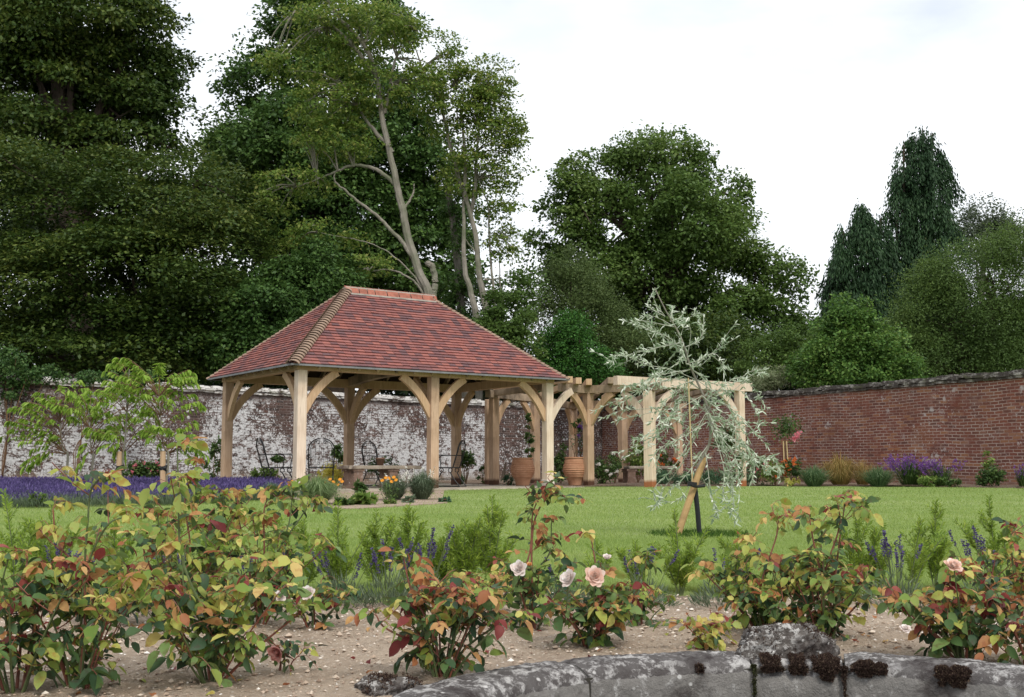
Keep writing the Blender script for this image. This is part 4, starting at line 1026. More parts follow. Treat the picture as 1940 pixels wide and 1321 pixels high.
# leaning beeches with bare pale stems
def polytree(label, Y, trunks, blobs, n, size, mat, name='beech_tree', bark=None, **kw):
    pts0 = trunks[0][0]; base = P(pts0[0][0], 880, Y); base[2] = .05
    e = thing(name, base, label, 'tree')
    ch = []
    for i, (pl_, r0, r1) in enumerate(trunks):
        q = [P(x, y, Y+(z[0] if z else 0)) for x, y, *z in pl_]
        if i == 0 or pl_[0][1] > 600: q = [np.array([q[0][0]+(q[0][0]-q[1][0])*.6, q[0][1], .05])] + q
        s = spline(q, 8*len(q)); s += np.cumsum(rng.normal(0, .012, s.shape), 0)
        ch.append((tube(s, np.linspace(r0, r1, len(s)), 8), i))
    for c, i in ch:
        if i: mk('limb', [c], bark or M_bark, e)
    ck = {k: kw[k] for k in ('clump_r','flat','shell','droop','per') if k in kw}
    pos, ow, cen, s_ = crown_pts(blobs, n, Y, **ck)
    # twigs carrying the sprays
    tw = []; node = np.concatenate([P(x, y, Y)[None] for pl_, _, _ in trunks for x, y, *z in pl_])
    for c in cen[rng.permutation(len(cen))[:150]]:
        d_ = np.linalg.norm(node-c, axis=1); k = d_.argmin()
        if d_[k] < 7: tw.append(tube(spline([node[k], (node[k]+c)/2+[0,0,.12*d_[k]], c], 6), np.linspace(.035, .008, 6), 4))
    mk('trunk', [c for c, i in ch if i == 0]+tw, bark or M_bark, e)
    mk('crown', [foliage(pos, ow, size, up=.8)], ML[mat], e)
    return e
polytree('leaning beech with a smooth bare trunk curving up behind the roof ridge', 40,
    [([(812,590),(795,520),(772,440),(757,370),(742,300),(728,215),(716,140),(690,85),(640,30),(610,-20)], .18, .04),
     ([(790,500),(762,458),(735,432),(700,402),(660,370),(636,345),(634,330)], .085, .02),
     ([(748,348),(712,322),(670,316),(640,324),(600,338),(560,352)], .08, .015),
     ([(744,290),(706,240),(676,200),(664,170)], .09, .02),
     ([(728,215),(740,160),(752,110),(790,60)], .07, .02),
     ([(716,150),(670,90),(620,50),(560,20)], .08, .02),
     ([(806,560),(780,530),(740,512),(700,512),(640,500),(580,490)], .045, .01),
     ([(800,545),(770,505),(725,470),(680,455),(600,440)], .035, .008),
     ([(818,580),(824,540),(820,505),(812,494)], .12, .105),
     ([(766,395),(780,370),(784,350)], .05, .02)],
    [(700,60,110,55),(620,40,90,50),(580,120,90,40),(620,200,90,40),(700,160,80,50),(570,340,80,22),(640,260,80,40),(610,440,90,22),(660,500,90,22),(540,480,60,22),(800,170,60,50),(760,60,40,40),(520,380,60,22)], 26000, .125, 'limebeech', clump_r=.5, flat=.28, droop=.25, shell=.3, per=60)
polytree('slender beech with twin bare stems and open light crown right of the roof ridge', 41,
    [([(932,640),(922,580),(908,510),(900,440),(880,360),(876,300),(868,240),(862,170)], .15, .03),
     ([(908,630),(898,560),(886,500),(888,430),(884,380)], .15, .05),
     ([(884,380),(866,330),(850,270),(830,190),(800,130),(780,80)], .09, .02),
     ([(890,410),(900,350),(900,290),(905,240),(910,180)], .08, .02),
     ([(935,640),(934,560),(930,480),(925,400),(905,340)], .07, .015),
     ([(910,480),(895,470),(880,450)], .04, .01),
     ([(918,530),(935,530),(950,525)], .05, .02),
     ([(952,600),(948,530),(945,450)], .04, .01)],
    [(885,180,75,60),(930,150,45,45),(920,250,70,60),(960,310,40,50),(860,130,35,40),(840,75,22,30),(890,330,60,50),(940,380,50,40),(930,200,50,50),(955,460,30,40),(975,240,20,40),(835,230,25,50)], 22000, .115, 'limebeech', clump_r=.5, flat=.32, droop=.22, shell=.35, per=60, bark=None)
polytree('dark ivy-clad beech stem behind the slender pair, right of the roof', 44,
    [([(880,640),(872,560),(866,480),(858,400),(850,340)], .22, .10)],
    [(868,500,22,110),(858,400,24,80),(905,570,60,60),(880,620,70,40)], 12000, .12, 'darkgreen', clump_r=.35, flat=.9, bark=M_barkb)
tree('hazel_tree', 'fresh green bushy tree just right of the roof, under the slender beech', 'tree', 39,
     [(960,600,45,60),(990,560,35,50,1),(930,640,60,40),(985,660,40,50),(880,640,50,30)], 15000, .11, 'oak', r0=.12, clump_r=.42)
tree('oak_tree', 'great rounded oak with a full crown and dark gaps, centre right', 'tree', 54,
     [(1240,335,95,62),(1140,350,75,55),(1310,330,35,45),(1075,370,48,36),(1070,450,68,52),(1180,430,100,70),(1300,430,100,75,-2),(1375,400,50,60),(1385,350,22,22),(1400,470,50,55),(1240,520,130,60),(1370,540,100,70),(1140,540,90,60),(1455,530,35,45),(1505,560,32,60),(1500,640,50,50),(1300,620,150,55),(1430,620,80,60),(1180,620,110,60),(1050,500,45,50),(1260,300,60,35),(1090,330,30,25),(1200,300,40,30),(1040,420,28,30)], 125000, .18, 'oak',
     base_px=1270, r0=.8, clump_r=.9, flat=.7, shell=.85, per=400, lobed=.8)
tree('birch_tree', 'soft olive green tree in front of the oak, left side', 'tree', 44,
     [(1090,560,75,70),(1050,610,60,50),(1140,600,50,60),(1080,510,45,40),(1180,650,70,50)], 34000, .085, 'olive', r0=.16, clump_r=.5, flat=.8, rnd_=.9)
tree('holly_tree', 'small bright green bushy tree above the pergola, left of the weeping tree', 'tree', 40,
     [(1080,680,65,50),(1085,640,40,40),(1040,700,50,40),(1130,700,45,35),(1085,625,18,22)], 26000, .085, 'bright', r0=.1, clump_r=.36, flat=.9, per=200, lobed=.7)
tree('yew_tree', 'low dark tree behind the weeping silver tree, under the oak', 'tree', 46,
     [(1250,690,130,50),(1380,690,100,50),(1190,720,90,40),(1330,640,120,45)], 26000, .13, 'darkbeech', r0=.2, clump_r=.6)
tree('hawthorn_tree', 'light green tree between the oak and the laurel above the red wall', 'tree', 42,
     [(1450,680,50,45),(1480,650,35,35),(1510,690,45,40),(1560,640,30,40)], 14000, .095, 'oak', r0=.1, clump_r=.4)
# conifers with hanging sprays
def conifer(label, Y, cols, n, size=.26):
    base = P(cols[0][0], 880, Y); base[2] = .05
    e = thing('cypress_tree', base, label, 'tree'); pos = []; ow = []; tr = []
    for (px, ytop, ybot, rtop, rbot, share) in cols:
        m_ = int(n*share); top = P(px, ytop, Y); bot = P(px, ybot, Y); ncl = m_//90
        t = rng.uniform(0, 1, ncl)**.8; c = top+(bot-top)*t[:,None]
        R = (rtop+(rbot-rtop)*t**.8)*Y/F*np.clip(t*6+.15, .2, 1)
        a = rng.uniform(0, 6.283, ncl); lob = 1+.22*np.sin(a*3+px)+.12*np.sin(t*23+a*2)
        rr = R*lob*rng.uniform(.5, 1.2, ncl); c = c+np.stack([np.cos(a)*rr, np.sin(a)*rr, 0*a], 1)
        idx = np.repeat(np.arange(ncl), 90); k = len(idx); s = rng.uniform(0, 1, k)
        # each spray is a hanging tassel
        lenT = rng.uniform(.6, 1.7, ncl)[idx]
        q = c[idx]+np.stack([np.cos(a[idx])*s*.35, np.sin(a[idx])*s*.35, -s*lenT+.2*(1-s)], 1)+rng.normal(0, .13, (k, 3))
        pos.append(q); ow.append(np.stack([np.cos(a[idx])*.5, np.sin(a[idx])*.5, -1.2*np.ones(k)], 1))
        tr.append(tube([P(px, ytop+6, Y)*[1,1,1], P(px, ybot, Y), np.array([P(px,ybot,Y)[0], Y, .05])], [.04, .22, .34], 7))
    pos = np.concatenate(pos); ow = norm(np.concatenate(ow)+rnd(len(pos), .25))
    mk('crown', [kites(pos, ow, norm(rnd(len(pos))+[0,-.3,.2]), size*rng.uniform(.6, 1.3, len(pos)), size*.28)], ML['conifer'], e)
    mk('trunk', tr, M_barkd, e)
conifer('tallest dark cypress with drooping sprays and a ragged blunt top, far right', 62, [(1748,240,720,9,62,.26),(1732,252,720,8,50,.14),(1766,246,720,8,62,.20),(1780,285,720,10,56,.16),(1712,268,720,8,42,.13),(1700,320,720,8,34,.11)], 70000)
conifer('shorter dark cypress with two pointed tops, left of the tallest one', 60, [(1632,388,720,10,66,.42),(1668,408,720,8,46,.2),(1598,432,720,9,48,.2),(1572,520,720,10,30,.08),(1650,500,720,20,70,.1)], 60000)
tree('willow_tree', 'large soft olive willow filling the right edge above the red wall', 'tree', 45,
     [(1870,500,75,60),(1930,520,60,80),(1820,700,120,40),(1950,700,80,50),(1780,560,60,60),(1850,600,90,70),(1740,600,60,60),(1930,640,80,60),(1790,660,90,50),(1880,680,100,40),(1720,670,50,50)], 130000, .11, 'willow', r0=.4, clump_r=.95, flat=.8, rnd_=.7, droop=.35, ratio=.4, per=520, lobed=.7, shell=.65)
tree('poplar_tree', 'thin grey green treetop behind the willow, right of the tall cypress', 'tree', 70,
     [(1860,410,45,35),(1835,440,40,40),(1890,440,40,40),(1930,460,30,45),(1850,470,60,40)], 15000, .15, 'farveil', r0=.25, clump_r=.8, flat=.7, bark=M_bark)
tree('laurel_shrub', 'bright glossy laurel leaning over the red brick wall', 'shrub', 36,
     [(1600,650,60,55),(1625,610,40,40),(1560,690,60,45),(1650,670,60,50),(1690,700,50,35),(1600,710,90,35),(1725,715,28,18),(1592,580,14,22),(1640,590,12,14)], 34000, .105, 'laurel', r0=.12, clump_r=.36, flat=.8, per=170, lobed=.75)
tree('buddleia_shrub', 'pale variegated shrub peeping over the red wall at the pergola end', 'shrub', 37,
     [(1445,720,28,26),(1475,712,25,18),(1425,738,20,15)], 5200, .085, BUD, r0=.04, clump_r=.25, ratio=.3)
# far wood: reads as one dark mass between and behind the trees
wb = [(x, y, 90, 60) for x, y in [(0,260),(60,330),(150,330),(240,350),(330,400),(20,380),(100,400),(-30,480),(560,430),(520,380),(640,480),(760,540),(600,350),(700,400),(60,680),(150,690),(240,690),(330,680),(420,680),(200,640),(100,620),(300,640),(380,640),(-20,420),(80,560),(180,600),(300,600),(420,560),(500,500),(120,460),(260,470),(600,600),(380,400),(700,620),(800,650),(880,670),(940,700),(1030,710),(1120,710),(1210,700),(1320,705),(1420,710),(1520,720),(1600,650),(1680,640),(1760,640),(1850,640),(1940,620),(0,650),(480,640)]] + [(x, 735, 70, 45) for x in range(-20, 1700, 62)]
pos, ow, cen, s_ = crown_pts(wb, 130000, 66, clump_r=1.2, flat=.6, shell=.3)
tag(mk('woodland', [foliage(pos, ow, .32)], ML['wood']), 'deep dark wood closing the view behind the garden trees', 'woodland', kind='stuff')
# ivy and bramble over the left wall
def ivy(blobs, n, label, Y):
    base = P(blobs[0][0], 760, Y); base[2] = .1
    e = thing('ivy', base, label, 'climbing plant')
    pos, ow, cen, s_ = crown_pts(blobs, n, Y, clump_r=.16, flat=.8, shell=.3, per=40)
    mk('leaves', [foliage(pos, ow, .07, ratio=.9, up=.5)], ML['ivy'], e)
    mk('stem', [tube(spline([base, (base+P(blobs[0][0], 740, Y))/2+[.1,0,0], P(b[0], b[1]+5, Y)], 12), .012, 5) for b in blobs[:5]], M_stem, e)
ivy([(10,700,45,28),(50,712,40,18),(8,740,40,22),(90,712,35,14),(30,675,30,22),(-20,700,40,40)], 5200, 'thick ivy hanging over the coping at the left edge', 27.9)
ivy([(150,716,35,9),(210,718,30,9),(270,716,35,8),(320,718,30,7),(180,712,20,6),(350,722,20,6),(245,722,25,7)], 2400, 'thin trails of creeper along the coping behind the young trees', 28.7)
# ================================================================== garden plants
L_young = leafmat('leaf_young_tree', [(0,(.14,.25,.03)),(.5,(.24,.38,.05)),(1,(.36,.48,.10))], .45, .4, .3)
L_silver = leafmat('leaf_silver', [(0,(.16,.24,.13)),(.35,(.30,.38,.25)),(.7,(.50,.56,.44)),(1,(.80,.82,.74))], .25, .5, .3)
L_yew = leafmat('needle_yew', [(0,(.09,.16,.018)),(.5,(.17,.26,.032)),(.85,(.27,.36,.05)),(1,(.38,.43,.09))], .25, .45, .3, clump=.3, cscale=6)
L_rg = leafmat('rose_green', [(0,(.050,.10,.034)),(.5,(.095,.17,.052)),(1,(.17,.25,.08))], .25, .38, .45, .5, (.10,.05,.025))
L_rd = leafmat('rose_dark', [(0,(.026,.058,.028)),(.6,(.05,.095,.045)),(1,(.08,.13,.055))], .18, .32, .5, .5, (.06,.03,.02))
L_ry = leafmat('rose_yellow', [(0,(.27,.33,.06)),(.4,(.43,.46,.11)),(.75,(.60,.56,.17)),(1,(.62,.44,.17))], .38, .42, .4, .5, (.40,.16,.05))
L_ro = leafmat('rose_orange', [(0,(.32,.12,.055)),(.5,(.44,.22,.085)),(1,(.56,.35,.14))], .35, .4, .4, .4, (.22,.06,.03))
L_rr = leafmat('rose_red', [(0,(.12,.022,.022)),(.5,(.22,.045,.038)),(1,(.32,.10,.07))], .3, .38, .45, .3, (.10,.02,.02))
L_rl = leafmat('rose_light_green', [(0,(.13,.22,.045)),(.5,(.23,.33,.07)),(1,(.36,.43,.12))], .42, .4, .35, .5, (.34,.22,.06))
RM = [L_rg, L_rd, L_ry, L_ro, L_rr, L_rl]
L_lav = leafmat('lavender_leaf', [(0,(.075,.105,.060)),(.6,(.13,.175,.105)),(1,(.21,.26,.17))], .2, .6, .2)
L_purple = leafmat('lavender_flower', [(0,(.045,.035,.10)),(.5,(.085,.058,.18)),(1,(.17,.13,.30))], .25, .6, .2)
L_grassb = leafmat('blue_green_grass', [(0,(.06,.12,.05)),(.6,(.12,.20,.09)),(1,(.22,.29,.15))], .3, .5, .2)
L_stipa = leafmat('rusty_grass', [(0,(.16,.14,.04)),(.5,(.30,.22,.07)),(1,(.45,.30,.12))], .35, .5, .2)
L_shrub = leafmat('shrub_leaf', [(0,(.028,.060,.016)),(.6,(.06,.115,.028)),(1,(.12,.18,.05))], .3, .4, .35)
L_shrubl = leafmat('shrub_leaf_light', [(0,(.08,.14,.03)),(.6,(.15,.24,.05)),(1,(.27,.34,.09))], .35, .4, .3)
L_fern = leafmat('blue_green_foliage', [(0,(.03,.075,.04)),(.6,(.055,.125,.06)),(1,(.10,.18,.09))], .25, .5, .25)
def petalmat(n, a, b): return leafmat(n, [(0, a), (1, b)], .3, .5, .2)
F_orange = petalmat('petal_orange', (.62,.20,.02), (.78,.38,.03)); F_yellow = petalmat('petal_yellow', (.55,.50,.07), (.72,.66,.16))
F_pink = petalmat('petal_pink', (.55,.13,.18), (.75,.32,.35)); F_white = petalmat('petal_white', (.74,.70,.64), (.85,.82,.78))
F_redor = petalmat('petal_red_orange', (.50,.10,.03), (.68,.22,.06)); F_viol = petalmat('petal_violet', (.13,.045,.22), (.26,.10,.38))
F_peach = petalmat('petal_peach', (.78,.50,.38), (.84,.66,.55))
def hz(p):  # ground height at a plant
    return float(lawn_z(p[0], p[1]))

# ---- young trees on the left, with long drooping leaves
def youngtree(px, Y, crown, label, stake=None, seed=0):
    r_ = np.random.default_rng(seed)
    b = pp(px, Y); b[2] = hz(b)
    e = thing('young_tree', b, label, 'tree', None)
    top = P(crown[0][0], crown[0][1], Y)
    tr = spline([b, b+(0.05,0,.7), b*.5+top*.5+(.03,0,0), top], 20)
    mk('trunk', [tube(tr, np.linspace(.028, .007, 20), 7)], M_bark, e)
    br = []; C_, D_, Nn = [], [], []
    for (x, y, rx, ry) in crown:
        c = P(x, y, Y); sc = Y/F
        for _ in range(int(3+rx*ry/260)):
            tip = c+np.array([r_.uniform(-1,1)*rx*sc, r_.uniform(-1,1)*rx*sc*.6, r_.uniform(-.8,1)*ry*sc])
            k = int(np.clip(np.searchsorted(tr[:,2], tip[2]-.35-.25*abs(tip[0]-b[0])), 7, 18)); s = tr[k]
            q = spline([s, (s+tip)/2+[0,0,.10], tip, tip+(tip-s)*.12-[0,0,.06]], 14); L_ = np.linalg.norm(tip-s)
            br.append(tube(q, np.linspace(.007, .002, 14), 4))
            nl = int(14+L_*30)
            for j in range(nl):
                t = r_.uniform(.35, 1); p0 = q[int(t*13)]; dd = q[min(13, int(t*13)+1)]-q[max(0,int(t*13)-1)]
                dd = unit(dd); sd_ = unit(np.cross(dd, (0,0,1)))*(1 if j % 2 else -1)
                C_.append(p0); D_.append(dd*.5+sd_*r_.uniform(.3,.9)+np.array([0,0,-r_.uniform(.25,.9)])); Nn.append(np.array([0,0,1])+r_.normal(0,.35,3))
    C_, D_, Nn = map(np.array, (C_, D_, Nn)); n = len(C_)
    mk('branches', br, M_stem, e)
    mkleaves('crown', [leaves(C_, D_, Nn, .128*r_.uniform(.6,1.2,n), .034*r_.uniform(.7,1.3,n), .3, .3)], [L_young], e)
    if stake:
        s = thing('tree_stake', b+[stake,0,0], 'round wooden stake with dark tie beside the young tree, '+('second from the pavilion' if px < 260 else 'nearest the pavilion'), 'stake', 'tree stakes')
        q = b+np.array([stake, -.05, 0]); mk('stake', [tube([q, q+[-.02,0,.78]], .045, 9)], M_oak, s); mk('tie', [tube([q+[-.05,0,.50], q+[.06,0,.50]], .05, 8), tube([q+[-.01,0,.47], q+[-.012,0,.53]], .052, 9)], M_iron, s)
    return e
youngtree(124, 20.5, [(110,755,60,35),(70,800,45,25),(60,835,45,22),(150,790,50,30),(50,880,20,14),(100,770,80,30)], 'young light green tree with drooping leaves, leftmost of the four', seed=1)
youngtree(172, 20.0, [(170,770,50,35),(130,760,50,20),(200,740,45,22),(180,805,55,25),(160,850,18,40),(210,800,40,28)], 'young light green tree with drooping leaves, second from the left', seed=2)
youngtree(228, 19.5, [(245,700,40,15),(230,750,60,30),(250,790,60,30),(228,860,16,12),(200,830,45,20),(275,740,50,25)], 'young light green tree with a wooden stake, third from the left', stake=.02, seed=3)
youngtree(314, 19.0, [(300,735,60,35),(235,690,30,12),(340,725,38,22),(300,790,50,35),(350,790,30,30),(320,840,50,25),(260,735,60,28),(370,855,20,15),(290,700,25,12)], 'tallest young light green tree, nearest the pavilion, with drooping leaves', stake=-.01, seed=4)

# ---- lavender
def lav_chunks(x, y, z, n, hl, hf, rad, flower=.5):
    """spikes around points x,y"""
    a = rng.uniform(0, 6.283, (len(x), n)); rr = rad*np.sqrt(rng.uniform(0, 1, (len(x), n)))
    bx = (x[:,None]+rr*.35*np.cos(a)).ravel(); by = (y[:,None]+rr*.35*np.sin(a)).ravel(); bz = np.repeat(z, n)
    d = np.stack([(rr*np.cos(a)).ravel()*.9, (rr*np.sin(a)).ravel()*.9, np.full(bx.size, 1.)*hl], 1)
    return np.stack([bx, by, bz], 1), d
nL = 5200
u = rng.uniform(0, 1, nL); fy = lambda x: np.interp(x, [-12,-6.8,-4.7,-3.4], [15.8,15.4,16.4,19.6])
lx = rng.uniform(-12.5, -3.7, nL); ly0 = fy(lx); ly = ly0+rng.uniform(0, 1, nL)*(23.6-ly0)
k = (lx < -3.55-(ly-18)*.23)&((np.abs(lx) < .5*ly)); lx, ly = lx[k], ly[k]; lzv = lawn_z(lx, ly)
base, d = lav_chunks(lx, ly, lzv, 16, .2, 0, .16)
n = len(base); leafs = kites(base, d+rnd(n,.03), sph(n), np.linalg.norm(d,axis=1)*rng.uniform(.7,1.1,n), .010)
base2, d2 = lav_chunks(lx, ly, lzv+.0, 12, .225, 0, .15)
n2 = len(base2); tip = base2+d2*rng.uniform(.45,1.05,(n2,1))
spk = kites(tip, d2+rnd(n2,.06), sph(n2), .055*rng.uniform(.6,1.4,n2), .016)
st = kites(base2, tip-base2, sph(n2), np.linalg.norm(tip-base2, axis=1), .004)
tag(mk('lavender_bed', [leafs, (spk[0], spk[1], 1), st], [L_lav, L_purple]), 'wide bed of purple lavender in flower in front of the whitewashed wall', 'lavender', kind='stuff')
def lavender_plant(px, py, H, label, nf=10, seed=0, spread=.16):
    r_ = np.random.default_rng(seed); b = G(px, py, 0); e = thing('lavender_plant', b, label, 'lavender', 'lavender plants along the rose bed')
    n = 460; a = r_.uniform(0,6.283,n); t = r_.uniform(0,1,n)**.6
    c = b+np.stack([np.cos(a)*spread*t*.8, np.sin(a)*spread*t*.7, r_.uniform(0,.55,n)*H*(1.1-t)], 1)
    d = np.stack([np.cos(a)*t*.9, np.sin(a)*t*.9, np.ones(n)*.9], 1)+r_.normal(0,.25,(n,3))
    mk('leaves', [kites(c, d, sph(n), .045*r_.uniform(.6,1.4,n), .0045)], L_lav, e)
    for i in range(nf):
        aa = r_.uniform(0,6.283); l = H*r_.uniform(.72,1.05); s_ = spread*r_.uniform(.2,1)
        p0 = b+[math.cos(aa)*s_*.3, math.sin(aa)*s_*.3, .03]; p1 = b+[math.cos(aa)*s_, math.sin(aa)*s_*.8, l]
        q = spline([p0,(p0+p1)/2+[0,0,.02],p1], 8); m_ = 46; tt = r_.uniform(0,1,m_); tt = np.round(tt*8)/8+r_.normal(0,.015,m_)
        c = p1-(p1-p0)/np.linalg.norm(p1-p0)*(.062*tt)[:,None]; dd = sph(m_)*[1,1,.4]+[0,0,.45]
        mk('flower_spike', [tube(q, .0013, 4, 1), kites(c, dd, sph(m_), .0105, .0065)], [L_purple, M_stemg], e)
for i, (px, py, H, nf, lb) in enumerate([(735,1150,.27,12,'lavender with purple spikes behind the red-tipped rose bush'),(800,1142,.30,11,'tall lavender spikes between two yew seedlings, centre left'),
    (645,1150,.22,8,'lavender with few spikes beside the small white rose'),(1220,1150,.22,6,'grey lavender with faded spikes right of the pink roses'),(1700,1150,.29,14,'lavender with many purple spikes between the two right rose bushes'),
    (1372,1150,.23,5,'lavender almost hidden behind the left side of the large yellow rose bush'),(1868,1150,.30,8,'lavender behind the red-leaved rose bush, near the right edge'),(330,1150,.26,9,'lavender half hidden in the big yellow-leaved rose at left'),
    (120,1150,.25,10,'lavender behind the tall red rose stem at far left'),(1075,1150,.18,3,'small lavender behind the blooming pink rose'),(470,1145,.24,6,'lavender between the dark rose leaves, left of centre')]):
    lavender_plant(px, py, H, lb, nf, 50+i)

# ---- yew seedlings: upright shoots with flat rows of needles
def yew(px, py, H, label, stems, seed, grp='yew seedlings along the lawn edge'):
    r_ = np.random.default_rng(seed); b = G(px, py, .0); e = thing('yew_seedling', b, label, 'yew', grp); S = []; C_ = []; D_ = []; Nn = []
    def needles(q, dens, ln=.017):
        L_ = np.linalg.norm(np.diff(q, axis=0), axis=1).sum(); n = int(L_*dens)
        t = np.linspace(0.03, 1, n)*(len(q)-1.001); i = t.astype(int); f = (t-i)[:,None]; c = q[i]*(1-f)+q[i+1]*f; d = norm(q[i+1]-q[i])
        s = norm(np.cross(d, r_.normal(0,.35,(n,3))+[0,-.5,.9]))*np.where(np.arange(n)%2,1,-1)[:,None]
        C_.append(c); D_.append(s*1.0+d*.75+r_.normal(0,.15,(n,3))+[0,0,.15]); Nn.append(np.cross(s,d)+r_.normal(0,.25,(n,3)))
    for (lean, hh) in stems:
        top = b+[lean*H, r_.normal(0,.03), hh*H]; q = spline([b+[lean*.06*H,0,0], b*.5+top*.5+[-lean*.10*H,0,0], top], 16)
        S.append(tube(q, np.linspace(.0042,.0012,16), 5)); needles(q[2:], 330)
        for j in range(int(12*hh)+3):
            t = r_.uniform(.15,.93); s = q[int(t*15)]; a = r_.uniform(0,6.283); l = H*(.36*(1-t)+.10)*r_.uniform(.6,1.1)
            tip = s+[math.cos(a)*l*.58, math.sin(a)*l*.58, l*.78]; qq = spline([s, (s+tip)/2-[0,0,.01], tip+[0,0,0]], 8)
            S.append(tube(qq, np.linspace(.0016,.0008,8), 4)); needles(qq, 380)
            for _ in range(0):
                m_ = qq[r_.integers(2,6)]; t2 = m_+[r_.normal(0,.035), r_.normal(0,.035), .035]; q2 = spline([m_,(m_+t2)/2,t2], 4); S.append(tube(q2, .001, 3)); needles(q2, 300)
    C_, D_, Nn = map(np.concatenate, (C_, D_, Nn)); n = len(C_)
    mk('stem', S, M_stemg, e); mk('needles', [kites(C_, D_, Nn, .023*r_.uniform(.7,1.3,n), .0058)], L_yew, e)
YW = [(640,1125,.40,[(0,1),(-.25,.7),(.3,.65)],'spindly upright yew seedling left of the centre lavender'),
 (712,1118,.37,[(0,.95),(.2,.9),(-.2,.7),(.35,.7)],'yew seedling with several thin shoots, behind the lavender'),(772,1118,.38,[(0,1),(.15,.8),(-.25,.8)],'yew seedling right behind the purple spikes, centre left'),
 (835,1118,.33,[(.3,.9),(0,.7),(-.2,.8)],'short yew seedling bending right, beside the dense one'),
 (880,1120,.37,[(0,.85),(.2,.9),(-.2,.8),(.4,.7),(-.4,.6),(.1,.7)],'dense bushy yew seedling, centre, left half of the thicket'),(932,1118,.42,[(0,1),(.12,.85),(-.2,.7),(.3,.6),(-.05,.9)],'dense bushy yew seedling, tallest of the centre thicket'),
 (1290,1128,.37,[(-.05,1),(.3,.8),(-.35,.6),(.1,.6)],'yew seedling in front of the leaning tree stake'),(1205,1125,.25,[(0,.9),(.3,.7),(-.3,.8)],'low yew seedling behind the rose, centre right'),
 (1130,1122,.26,[(0,.9),(.25,.7)],'thin small yew seedling behind the pink roses'),(1630,1120,.43,[(0,1),(.25,.7),(-.2,.7)],'upright yew seedling just right of the large yellow rose bush'),
 (1660,1122,.30,[(0,.9),(.25,.7)],'low yew seedling close to the purple lavender at right'),(1725,1125,.38,[(.15,.85),(.5,.7)],'thin arching yew seedling behind the right lavender'),(1772,1118,.40,[(0,1),(-.15,.7),(.15,.6)],'narrow dark yew seedling alone on the lawn edge at right'),
 (1890,1120,.42,[(0,1),(-.4,.75),(.15,.7)],'yew seedling near the right edge, behind the reddish rose'),(95,1120,.40,[(0,.95),(-.3,.8),(.3,.7)],'yew seedling at the far left edge of the bed'),
 (30,1125,.45,[(-.2,1),(.2,.7)],'yew seedling cut by the left edge of the picture'),(215,1118,.34,[(0,.95),(.3,.8),(-.3,.7)],'yew seedling behind the tall bare rose stem'),(300,1118,.36,[(0,.9),(.3,.8)],'yew seedling behind the left rose thicket'),
 (400,1118,.38,[(0,.9),(-.3,.8),(.25,.8)],'yew seedling almost lost in the left rose thicket'),(520,1120,.36,[(0,.95),(.25,.8)],'yew seedling between the left rose thicket and the white rose'),(575,1122,.36,[(0,.9),(.3,.7)],'slim yew seedling left of the spindly upright one'),
 (1400,1122,.30,[(0,.9),(-.25,.8)],'yew seedling behind the left side of the yellow rose bush')]
for i, (px, py, H, st_, lb) in enumerate(YW): yew(px, py, H, lb, st_, 100+i)

# ---- roses
def petals(c, nrm, R, n=34, op=.5, seed=0):
    """a full double rose: cupped petals in spirals"""
    r_ = np.random.default_rng(seed); nrm = unit(nrm); a1 = unit(np.cross(nrm, (.3,.1,1))); a2 = np.cross(nrm, a1); V = []; Fq = []
    for i in range(n):
        t = (i/n); ang_ = i*2.4+r_.normal(0,.15); rad = R*(.08+.62*t**.8); tilt = .15+1.15*t*op*1.6+r_.normal(0,.08); sz = R*(.42+.42*t)
        d = a1*math.cos(ang_)+a2*math.sin(ang_); s = -a1*math.sin(ang_)+a2*math.cos(ang_)
        base = c+d*rad*.35-nrm*R*.25*(t); upv = unit(nrm*math.cos(tilt)+d*math.sin(tilt)); k0 = len(V)
        for u_ in range(5):
            uu = u_/4
            for v_ in range(5):
                vv = v_/4-.5; wv = sz*(.55+.75*math.sin(math.pi*min(1,uu*.62+.12)))*1.05
                p = base+upv*sz*uu*(1-.35*(2*vv)**2*uu)+s*vv*wv+d*(-.30*sz*(1-(2*vv)**2)*math.sin(uu*2.6)*-.35 - .22*sz*(2*vv)**2)+d*(.25*sz*uu*uu*t)
                V.append(p+r_.normal(0,R*.012,3))
        for u_ in range(4):
            for v_ in range(4): q = k0+u_*5+v_; Fq.append([q,q+1,q+6,q+5])
    return (np.array(V), np.array(Fq), 0)
